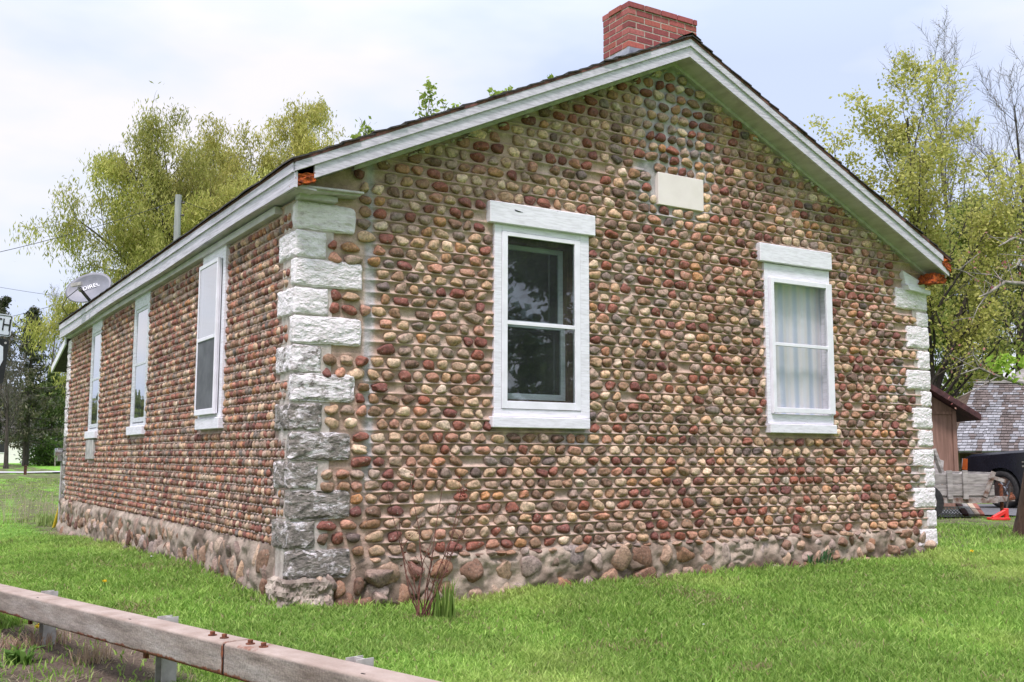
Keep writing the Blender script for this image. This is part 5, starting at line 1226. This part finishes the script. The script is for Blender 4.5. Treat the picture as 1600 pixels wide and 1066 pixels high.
def dish():
    dp = 15.7; c = at(138, 449, dp); foot = at(153, 489, dp+.1)
    a = math.radians(21); ex = unit(CR*math.cos(a)+CU*math.sin(a)+CF*.25); n = unit(-CF*.82+CU*.36-CR*.22); n = unit(n-ex*(n @ ex)); ey = np.cross(n, ex)
    t = thing('satellite_dish', 'grey oval satellite dish with white lettering mounted on the far end of the roof edge', 'satellite dish', tuple(foot))
    V = []; F = []; na, nr = 40, 8
    def sh(u, v): return c+ex*u*.345+ey*v*.255-n*.07*(1-(u*u+v*v))
    for k in range(nr+1):
        for j in range(na): w = 2*math.pi*j/na; q = k/nr; V.append(sh(q*math.cos(w), q*math.sin(w)))
    m = len(V); V += [v-n*.012 for v in V]
    for k in range(nr):
        for j in range(na):
            j2 = (j+1) % na; F.append((k*na+j, (k+1)*na+j, (k+1)*na+j2, k*na+j2)); F.append((m+k*na+j, m+k*na+j2, m+(k+1)*na+j2, m+(k+1)*na+j))
    for j in range(na): j2 = (j+1) % na; F.append((nr*na+j, m+nr*na+j, m+nr*na+j2, nr*na+j2))
    npmesh('reflector', np.array(V), [(np.array(F), 0)], M['dishgrey'], t)
    b = MB(); b.tube([foot-np.array((0, 0, .12)), foot+np.array((0, 0, .12)), c-n*.12], .022, 10); b.obox(foot-np.array((0, 0, .11)), (.09, 0, -.0), (0, .07, 0), (0, 0, .006)); b.obox(c-n*.09, ex*.09, ey*.07, n*.02); b.build('mast', M['galv'], t)
    l0 = at(152, 484, dp-.15); l1 = at(124, 450, dp-.52); b = MB(); b.bar(l0, l1, .03, .035); b.build('feed_arm', M['darkmetal'], t)
    b = MB(); b.bar(at(112, 446, dp-.52), at(128, 443, dp-.56), .045, .05); b.tube([l1, l1+n*-.07], .03, 10); b.build('receiver_head', M['galv'], t)
    b = MB(); b.tube([l1, at(104, 466, dp-.3), at(97, 480, dp-.2), at(105, 492, dp-.1), at(118, 487, dp)], .006, 6); b.build('cable', M['black'], t)
    o = sh(.30, .16)+n*.006; text('lettering', 'DIRECTV', .098, M['white'], t, o, ex, ey, n, 0, 1.0)
    b = MB(); q = sh(-.36, .16)+n*.004; b.tube([q, q+n*.003], .022, 14); b.build('emblem', M['white'], t)
M['darkmetal'] = varied('brown black metal', (.03, .025, .022), (.08, .065, .055), 9, .6, .1, .002)
dish()

def upole(px, ytop, depth, r, label):
    top = at(px, ytop, depth); z0 = float(gz(top[0], top[1])); t = thing('utility_pole', label, 'utility pole', (top[0], top[1], z0), 'utility poles behind the house')
    V, F = segmesh([(np.array((top[0], top[1], z0-.3)), top, r*1.25, r)], 12); n = len(V); F = np.concatenate([F]); 
    b = MB(); b.tube([np.array((top[0], top[1], z0-.3)), np.array((top[0], top[1], (z0+top[2])/2)), top], [r*1.3, r*1.12, r], 12); b.build('shaft', M['pole'], t, smooth=False)
    for dz in (.35, .9): 
        b = MB(); p = top-np.array((0, 0, dz)); b.tube([p+CR*r*.8, p+CR*(r+.12)], .03, 8); b.tube([p+CR*(r+.06), p+CR*(r+.13)], .055, 8); b.build('insulator', M['darkmetal'], t)
    return top
T1 = upole(279, 305, 45, .14, 'grey wooden utility pole standing before the tall willow'); T2 = upole(117, 463, 70, .10, 'thin grey utility pole seen just below the satellite dish')
def wire(label, pts, r, sag=.3):
    P = [at(*p) for p in pts]; out = []
    for i in range(len(P)-1):
        for k in range(12): f = k/12; q = P[i]+(P[i+1]-P[i])*f; out.append(q-np.array((0, 0, sag*4*f*(1-f))))
    out.append(P[-1]); b = MB(); b.tube(out, r, 5); o = b.build('utility_wire', M['black'], None); tag(o, label, 'wire', 'utility wires')
wire('upper utility wire from the left edge to the grey pole before the willow', [(-160, 425, 45), (279, 313, 45)], .014)
wire('utility wire running right from the grey pole into the willow', [(279, 311, 45), (420, 340, 52)], .013)
wire('thin high utility wire dropping to the dish pole', [(-160, 415, 70), (117, 466, 70)], .013, .2)
wire('utility wire rising from the spruce top to the dish pole', [(-160, 525, 70), (117, 468, 70)], .017, .3)
wire('lowest utility wire, below the satellite dish', [(-160, 545, 70), (117, 500, 70)], .014, .3)

def signs():
    a = math.radians(-8.5); ex = unit(CR*math.cos(a)+CU*math.sin(a)); ey = unit(-CR*math.sin(a)+CU*math.cos(a)); ex = unit(ex+CF*.25); n = np.cross(ex, ey); n = n if n @ CF < 0 else -n
    def plate(b, c, w, h, r, d=.003):
        pts = []
        for cx_, cy_, a0 in ((w/2-r, h/2-r, 0), (-w/2+r, h/2-r, 90), (-w/2+r, -h/2+r, 180), (w/2-r, -h/2+r, 270)):
            for k in range(5): q = math.radians(a0+22.5*k); pts.append(c+ex*(cx_+r*math.cos(q))+ey*(cy_+r*math.sin(q)))
        b.prism(pts, n*-d)
    K = 10./14; tr = at(21, 493, 10)                                       # top right corner of the upper plate
    ex = ex*K; ey = ey*K; c = tr-ex*.305-ey*.148; foot = np.array((c[0], c[1], float(gz(c[0], c[1]))))
    t = thing('direction_sign', 'white route direction plate ending in TH with black border, cut by the left edge', 'road sign', tuple(c))
    b = MB(); plate(b, c, .61, .296, .035); b.build('plate', M['signwhite'], t)
    b = MB(); 
    for (u, v, w, h) in ((0, .131, .56, .009), (0, -.131, .56, .009)): b.obox(c+ex*u+ey*v+n*.002, ex*w/2, ey*h/2, n*.001)
    for u in (-.287, .287): b.obox(c+ex*u+n*.002, ex*.0045, ey*.117, n*.001)
    for sx_, sy_ in ((1, 1), (1, -1), (-1, 1), (-1, -1)):
        q = c+ex*sx_*.2835+ey*sy_*.124+n*.002; b.obox(q, unit(ex*sx_+ey*-sy_*.9)*.010, unit(ex*sx_+ey*sy_)*.0045, n*.001)
    b.build('border', M['black'], t); text('lettering', 'NORTH', .235, M['black'], t, c+n*.002, ex, ey, n, 0, .72)
    c2 = at(15, 531, 10)-ex*.305-ey*.305; t2 = thing('route_sign', 'black route marker plate with a white shield, hung below the TH plate', 'road sign', tuple(c2))
    b = MB(); plate(b, c2, .61, .61, .045); b.build('plate', M['black'], t2)
    pts = [c2+n*.003+ex*x+ey*y for x, y in ((-.24, .20), (-.14, .25), (0, .22), (.14, .25), (.24, .20), (.262, .02), (.20, -.17), (0, -.27), (-.20, -.17), (-.262, .02))]
    b = MB(); b.prism(pts, n*.001); b.build('shield', M['signwhite'], t2)
    b = MB(); 
    for s_ in (-1, 1): q = c2+ex*.262*s_+ey*.255+n*.003; b.tube([q, q+n*.005], .011, 10)
    b.build('bolt', M['galv'], t2)
    p = c-n*.03; po = thing('sign_post', 'grey steel post carrying the two route signs', 'post', (p[0], p[1], float(gz(p[0], p[1]))))
    b = MB(); b.bar(np.array((p[0]-ey[0]*3.4, p[1]-ey[1]*3.4, p[2]-ey[2]*3.4-.2)), p+ey*.2, .06, .03, CF); b.build('post_shaft', M['galv'], po)
signs()
# yellow guard on a guy wire, small posts, far house
p0, p1 = at(84, 822, 18.4), at(101, 765, 18.2); p0[2] = float(gz(p0[0], p0[1]))
g = thing('guy_wire_guard', 'slanting yellow plastic guy wire guard beside the far house corner', 'guard', tuple(p0)); b = MB(); b.tube([p0, p0+(p1-p0)*1.6], .026, 8); b.build('sleeve', M['yellow'], g); b = MB(); b.tube([p0-(p1-p0)*.1, p0+(p1-p0)*2.6], .006, 5); b.build('wire', M['galv'], g)
p = at(39, 745, 62); p[2] = float(gz(p[0], p[1])); b = MB(); b.box((p[0]-.08, p[1]-.08, p[2]-.2), (p[0]+.08, p[1]+.08, p[2]+.52)); b.prism([(p[0]-.1, p[1]-.1, p[2]+.52), (p[0]+.1, p[1]-.1, p[2]+.52), (p[0]+.1, p[1]+.1, p[2]+.52), (p[0]-.1, p[1]+.1, p[2]+.52)], (0, 0, .03)); tag(b.build('wooden_post', M['brownpost'], None, .01), 'short dark brown post beside the pale footpath', 'post')
p = at(86, 724, 84); p[2] = float(gz(p[0], p[1])); b = MB(); b.tube([p, p+np.array((0, 0, 1.15))], .06, 8); b.tube([p+np.array((0, 0, 1.15)), p+np.array((0, 0, 1.2))], .08, 8); tag(b.build('fence_post', M['bark_pale'], None), 'pale fence post in front of the green bush', 'post')
def far_house():
    c = at(-6, 722, 104); c[2] = float(gz(c[0], c[1])); r_ = unit(np.array((CR[0], CR[1], 0))); f2 = unit(np.array((CF[0], CF[1], 0))); z = np.array((0, 0, 1.))
    t = thing('far_house', 'pale sided house behind the spruces at the left edge', 'house', tuple(c))
    b = MB(); b.obox(c+z*1.3+f2*3, r_*4.2, f2*3, z*1.5); b.build('wall', M['siding'], t)
    b = MB(); b.prism([c+z*2.75+r_*-4.5-f2*.4, c+z*2.75+r_*4.5-f2*.4, c+z*4.6+r_*4.5+f2*3, c+z*4.6+r_*-4.5+f2*3], z*.12); b.prism([c+z*2.75+r_*-4.5+f2*6.4, c+z*2.75+r_*4.5+f2*6.4, c+z*4.6+r_*4.5+f2*3, c+z*4.6+r_*-4.5+f2*3], z*.12); b.build('roof', M['shingle'], t)
    for u in (-2.4, .4): 
        b = MB(); b.obox(c+r_*u+z*1.6-f2*.02, r_*.5, f2*.03, z*.6); w = b.build('window', M['white'], t); b = MB(); b.obox(c+r_*u+z*1.6-f2*.055, r_*.42, f2*.01, z*.52); b.build('pane', M['black'], w)
far_house()

# ------------------------------------------------------------------ right background: shed, barn, truck, trailer
RH = unit(np.array((CR[0], CR[1], 0))); FH = unit(np.array((CF[0], CF[1], 0))); ZU = np.array((0, 0, 1.))
def shed():
    o = at(1497, 745, 22); o[2] = float(gz(o[0], o[1])); t = thing('brown_shed', 'brown wooden shed with a dark red roof edge behind the right corner of the house', 'shed', tuple(o)); P = lambda u, v, z: o+RH*u+FH*v+ZU*z
    ze = 2.12; sl = .62; hw = 1.7
    b = MB(); b.prism([P(0, 0, -.2), P(0, 0, ze), P(-hw, 0, ze+hw*sl), P(-2*hw, 0, ze), P(-2*hw, 0, -.2)], FH*4.2); b.build('wall', M['shed'], t)
    b = MB(); b.obox(P(-hw, -.015, ze-.06), RH*hw, FH*.014, ZU*.03); b.obox(P(-.04, -.02, 1.0), RH*.045, FH*.018, ZU*1.1); b.build('trim', M['shed'], t)
    b = MB()
    for s_ in (1, -1):
        b.prism([P(-hw, -.35, ze+hw*sl+.02), P(-hw+s_*(hw+.40), -.35, ze-.40*sl+.02), P(-hw+s_*(hw+.40), -.35, ze-.40*sl+.15), P(-hw, -.35, ze+hw*sl+.15)], FH*4.9)
    b.build('roof', M['shedroof'], t)
shed()
def barn():
    A, B = at(1494, 707, 30), at(1532, 600, 34.5); t0 = np.array((A[0], A[1], float(gz(A[0], A[1])))); t = thing('old_barn', 'low old barn with a steep weathered grey shingle roof behind the dark truck', 'barn', tuple(t0))
    L = RH*13; e = unit(np.cross(L, B-A)); e = e if e[2] > 0 else -e
    # roof as courses of individual weathered shingles
    rg = np.random.default_rng(3); V = []; F = []; C = []; nc = 26; d = B-A
    for i in range(nc):
        u = -.2
        while u < 13:
            w = rg.uniform(.10, .24); f0, f1 = i/nc, min(1.0, (i+1.25)/nc); j = rg.normal(0, .012); k = rg.random()
            p = A+d*(f0+j*.15)+RH*u; q = A+d*f1+RH*u; n0 = len(V); lift = e*(.05+.012*rg.random()); W_ = RH*(w-.01)
            V += [p+lift, p+W_+lift, q+W_+e*.02, q+e*.02, p+e*.0, p+W_+e*.0]; F += [(n0, n0+1, n0+2, n0+3), (n0+4, n0+5, n0+1, n0)]
            st = float(sst(.48, .62, fbm(u*3.6, i*.16, 5, 4)+.10*rg.normal())); g = (np.array((.25, .25, .26))*(1-st)+np.array((.13, .105, .095))*st)*(.7+.6*k)
            C += [g]*6; u += w
    npmesh('roof', np.array(V), [(np.array(F), 0)], M['attr'], t, np.array(C), smooth=False)
    b = MB(); b.prism([A-e*.03, B-e*.03, B+FH*4-ZU*2.2, A+FH*8-ZU*.1], L); b.build('roof_boards', M['darkwood'], t)
    b = MB(); w0 = A+FH*.45+RH*.3; b.prism([np.array((w0[0], w0[1], t0[2]-.3)), np.array((w0[0], w0[1], A[2]+.25)), np.array((w0[0]+RH[0]*12.4, w0[1]+RH[1]*12.4, A[2]+.25)), np.array((w0[0]+RH[0]*12.4, w0[1]+RH[1]*12.4, t0[2]-.3))], FH*7); b.build('wall', M['darkwood'], t)
    ridge = B+ZU*.06; b = MB(); b.bar(ridge-RH*.2, ridge+L, .22, .06); b.build('ridge_board', M['oldwood'], t)
    b = MB(); b.prism([at(1560, 598, 36), at(1600, 575, 37.5), at(1780, 575, 37.5), at(1780, 598, 36)], FH*.3-ZU*.3); b.build('upper_roof', M['oldwood'], t)
barn()

def truck():
    fw = unit(-RH*.50+FH*.87); sdv = np.array((-fw[1], fw[0], 0)); sdv = sdv if sdv @ FH < 0 else -sdv        # sdv points to the camera side (the truck's left)
    wc = at(1568, 776, 22.2); o = wc-sdv*.92; o[2] = float(gz(o[0], o[1]))+.03
    P = lambda u, v, z: o+fw*u+sdv*v+ZU*z
    t = thing('pickup_truck', 'dark blue black pickup truck parked on the driveway by the old barn', 'pickup truck', tuple(o))
    def arc(cx, r, a0, a1, n=10): return [(cx+r*math.cos(math.radians(a0+(a1-a0)*k/n)), .40+r*math.sin(math.radians(a0+(a1-a0)*k/n))) for k in range(n+1)]
    prof = [(.94, .42), (.98, .62), (.96, .86), (.90, 1.06), (.70, 1.15), (-.2, 1.22), (-.75, 1.25), (-3.0, 1.27), (-4.75, 1.28), (-4.85, .55), (-4.78, .42)]
    low = arc(-3.55, .47, 0, 180)[::-1]; low2 = arc(0, .47, 0, 180)[::-1]
    full = prof+[(x, z) for x, z in low]+[(x, z) for x, z in low2]
    bm = MB(); n = len(full); secs = []
    for v, ins in ((-.99, .05), (-.95, .0), (-.80, -.01), (.80, -.01), (.95, 0), (.99, .05)):
        secs.append([P(x*(1 if abs(v) < .97 else .985), v, z-(ins if z > 1 else 0)) for x, z in full])
    V = [p for s_ in secs for p in s_]; F = [(k*n+i, k*n+(i+1) % n, (k+1)*n+(i+1) % n, (k+1)*n+i) for k in range(5) for i in range(n)]+[tuple(range(n)), tuple(range(5*n, 6*n))]
    bm.add(V, F); body = bm.build('body', M['truckpaint'], t)
    b = MB(); cab = [(-.70, 1.24), (-1.35, 1.80), (-1.6, 1.86), (-2.6, 1.86), (-2.85, 1.78), (-3.0, 1.27)]; A = [P(x, .90-(z-1.24)*.22, z) for x, z in cab]; B = [P(x, -.90+(z-1.24)*.22, z) for x, z in cab]; k = len(cab)
    b.add(A+B, [tuple(range(k)), tuple(range(k, 2*k))]+[(i, (i+1) % k, k+(i+1) % k, k+i) for i in range(k)]); b.build('cab', M['truckpaint'], t, .01)
    b = MB(); b.prism([P(-.86, .80, 1.36), P(-1.33, .74, 1.77), P(-1.33, -.74, 1.77), P(-.86, -.80, 1.36)], (fw*.9+ZU)*.012); b.build('windscreen', M['cabglass'], t)
    for s_ in (1, -1):
        b = MB(); q = lambda x, z: P(x, s_*(.905-(z-1.24)*.22), z); b.prism([q(-1.0, 1.32), q(-1.42, 1.76), q(-1.95, 1.78), q(-1.95, 1.32)], sdv*s_*.008); b.prism([q(-2.05, 1.32), q(-2.05, 1.78), q(-2.6, 1.76), q(-2.7, 1.32)], sdv*s_*.008); b.build('side_glass', M['cabglass'], t)
        b = MB(); b.prism([P(.90, s_*.70, .80), P(.965, s_*.70, .82), P(.93, s_*.70, 1.06), P(.86, s_*.70, 1.06)], sdv*s_*.275); hl = b.build('headlight', M['headlamp'], t)
        b = MB(); b.prism([P(.80, s_*.992, .80), P(.93, s_*.992, .82), P(.89, s_*.992, 1.06), P(.78, s_*.992, 1.05)], sdv*s_*.012); b.build('marker_lamp', M['amber'], hl)
        for x in (0, -3.55):
            wb_ = MB(); c = P(x, s_*.86, .40); ax = sdv*s_; ring = []
            pr = [(.40, -.11), (.40, .09), (.375, .12), (.29, .125), (.27, .10), (.27, -.11)]; na = 28; VV = []
            for i in range(na): w = 2*math.pi*i/na; rad = fw*math.cos(w)+ZU*math.sin(w); VV += [c+rad*r+ax*d for r, d in pr]
            m = len(pr); wb_.add(VV, [(i*m+j, i*m+(j+1) % m, ((i+1) % na)*m+(j+1) % m, ((i+1) % na)*m+j) for i in range(na) for j in range(m)]); wh = wb_.build('wheel', M['tyre'], t, smooth=True)
            b = MB(); b.tube([c+ax*.02, c+ax*.045], .27, 24); b.tube([c+ax*.04, c+ax*.10], .07, 12)
            for i in range(6): w = i*math.pi/3; rad = fw*math.cos(w)+ZU*math.sin(w); b.bar(c+ax*.06+rad*.05, c+ax*.055+rad*.265, .07, .03, ax)
            b.build('rim', M['chrome'], wh)
        b = MB(); b.prism([P(-.82, s_*.992, .55), P(-.82, s_*.992, 1.2), P(-1.98, s_*.992, 1.22), P(-1.98, s_*.992, .55)], sdv*s_*.006); dr = b.build('door', M['truckpaint'], t, .003)
        b = MB(); b.bar(P(-1.70, s_*1.01, 1.08), P(-1.90, s_*1.01, 1.08), .03, .035); b.build('handle', M['chrome'], dr)
        b = MB(); b.bar(P(-.52, s_*.992, .99), P(-.78, s_*.992, .99), .012, .028); b.obox(P(-.62, s_*.99, .90), fw*.10, sdv*.008, ZU*.018); b.build('badge', M['chrome'], t)
        b = MB(); b.bar(P(.5, s_*.985, .50), P(.72, s_*.985, .46), .02, .06); b.obox(P(-1.0, s_*1.12, 1.32), fw*.06, sdv*.10, ZU*.09); b.build('mirror', M['black'], t)
    b = MB(); b.obox(P(.985, 0, .52), fw*.06, sdv*.97, ZU*.12); b.build('bumper', M['chrome'], t, .02)
    b = MB(); b.obox(P(.955, 0, .90), fw*.03, sdv*.66, ZU*.14); gl = b.build('grille', M['black'], t, .01); b = MB(); b.obox(P(.99, 0, .90), fw*.012, sdv*.66, ZU*.025); b.build('grille_bar', M['chrome'], gl)
M['cabglass'] = varied('tinted cab glass', (.015, .017, .02), (.03, .034, .04), 3, .06, 0)
truck()

def trailer():
    o = at(1520, 800, 17.4); o[2] = float(gz(o[0], o[1])); ax = unit(RH*.98+FH*.12); pv = np.array((-ax[1], ax[0], 0)); P = lambda u, v, z: o+ax*u+pv*v+ZU*z
    t = thing('utility_trailer', 'grey board sided utility trailer with a rusty drawbar next to the pickup', 'trailer', tuple(o))
    b = MB()
    b.obox(P(-.55, 0, .66), ax*.95, pv*.018, ZU*.085); b.obox(P(-.55, 0, .47), ax*.95, pv*.018, ZU*.09); b.obox(P(-.5, 1.4, .58), ax*.9, pv*.018, ZU*.19); b.obox(P(.37, .7, .58), ax*.016, pv*.7, ZU*.19); b.build('side_board', M['oldwood'], t, .004)
    b = MB(); b.obox(P(-.55, .7, .36), ax*.95, pv*.7, ZU*.02); b.build('bed', M['oldwood'], t, .004)
    for u in (-.42, -.14): b = MB(); b.obox(P(u, -.05, .56), ax*.045, pv*.02, ZU*.24); b.build('stake', M['oldwood'], t, .004)
    b = MB(); b.bar(P(-1.5, 0, .30), P(.45, 0, .30), .05, .09); b.bar(P(.15, 0, .30), P(.80, .35, .31), .05, .09); b.bar(P(.15, 1.1, .30), P(.80, .45, .31), .05, .09); b.bar(P(.70, .4, .31), P(1.0, .4, .31), .09, .08); b.build('drawbar', M['rustpaint'], t)
    b = MB(); b.tube([P(.88, .4, .31), P(1.0, .4, .33)], .06, 10); b.tube([P(.95, .4, .36), P(.95, .4, .42)], .035, 10); b.build('coupler', M['rust'], t)
    b = MB(); b.tube([P(.78, .4, .02), P(.78, .4, .55)], .03, 10); b.tube([P(.78, .4, .55), P(.72, .36, .56)], .015, 8); b.build('jack_post', M['rust'], t)
    b = MB(); b.bar(P(.22, -.02, .36), P(.38, -.05, .78), .035, .07); b.bar(P(.30, -.05, .70), P(.60, -.02, .62), .04, .06); b.build('lamp_bracket', M['rustpaint'], t)
    for v in (-.12, 1.5):
        b = MB(); c = P(-.9, v, .28); b.tube([c-pv*.08, c+pv*.08], .28, 22); w = b.build('wheel', M['tyre'], t); b = MB(); b.tube([c-pv*.085, c-pv*.07], .15, 16); b.tube([c+pv*.07, c+pv*.085], .15, 16); b.build('rim', M['galv'], w)
    for k, (u0, z0, u1, z1, w, hh) in enumerate(((-.33, .55, -.52, 1.16, .05, .11), (-.62, .5, -.60, .98, .12, .03), (-.40, .5, -.28, .98, .16, .03), (-.20, .5, -.42, .92, .04, .09), (-.12, .55, .30, .76, .04, .07), (-.15, .55, .08, .70, .1, .05))):
        b = MB(); b.bar(P(u0, .22+.1*k, z0), P(u1, .25+.12*k, z1), w, hh, pv); o2 = b.build('loose_board', M['oldwood'] if k % 2 == 0 else M['palewood'], None, .004)
        tag(o2, ('tallest grey plank leaning up out of the trailer', 'wide plank standing at the left of the trailer load', 'wide plank behind the tallest one in the trailer', 'pale tan board leaning under the tallest plank', 'long grey board sloping down right in the trailer', 'short pale board lying in the trailer bed')[k], 'board', 'boards loaded on the trailer')
    j = at(1562, 811, 16.9); j[2] = float(gz(j[0], j[1])); b = MB(); b.bar(j+ax*-.18+ZU*.02, j+ax*.14+ZU*.02, .16, .04); b.bar(j+ax*-.12+ZU*.03, j+ax*.12+ZU*.15, .06, .06); b.tube([j+ax*.12+ZU*.02, j+ax*.12+ZU*.19], .04, 10)
    jk = b.build('trolley_jack', M['redpaint'], None, .006); tag(jk, 'small bright red trolley jack on the ground below the drawbar', 'jack')
    b = MB(); b.bar(j+ax*.12+ZU*.15, j+ax*.22+ZU*.55, .02, .02); b.build('handle', M['darkmetal'], jk)
    for k, (px, py, m) in enumerate(((1503, 794, 'brownpost'), (1512, 793, 'oldwood'), (1521, 793, 'palewood'), (1528, 792, 'redwood'))):
        q0, q1 = at(px-6, py-7, 18.6), at(px+6, py+6, 18.0); z0 = float(gz(q1[0], q1[1])); b = MB(); q1[2] = z0+.04; q0[2] = z0+.20; b.bar(q0, q1, .09, .035); o2 = b.build('loose_board', M[m], None, .004)
        tag(o2, ('dark brown board on the ground nearest the white lattice', 'grey board on the ground second from the white lattice', 'pale board on the ground third from the white lattice', 'reddish board on the ground nearest the truck wheel')[k], 'board', 'boards lying behind the trailer')
    l0 = at(1455, 797, 18.2); l0[2] = float(gz(l0[0], l0[1])); b = MB()
    for k in range(-2, 11): 
        b.bar(l0+ax*(.06*k)+ZU*.0, l0+ax*(.06*k+.16)+ZU*.16+FH*.05, .018, .006, FH); b.bar(l0+ax*(.06*k+.16)+ZU*.0-FH*.01, l0+ax*(.06*k)+ZU*.16+FH*.04, .018, .006, FH)
    b.bar(l0-ax*.12+ZU*.17+FH*.05, l0+ax*.75+ZU*.17+FH*.05, .02, .02); b.bar(l0-ax*.12+ZU*.005, l0+ax*.75+ZU*.005, .02, .02); la = b.build('lattice_panel', M['white'], None); tag(la, 'white garden lattice panel lying at the lawn edge by the house corner', 'lattice')
M['palewood'] = varied('pale boards', (.36, .28, .20), (.52, .43, .33), 7, .9, .3, .004, stretch=(.4, 1, 3)); M['redwood'] = varied('reddish board', (.20, .07, .05), (.30, .12, .08), 7, .9, .3, .004)
M['rustpaint'] = varied('rusty grey paint', (.13, .07, .045), (.40, .37, .34), 9, .8, .4, .005)
trailer()
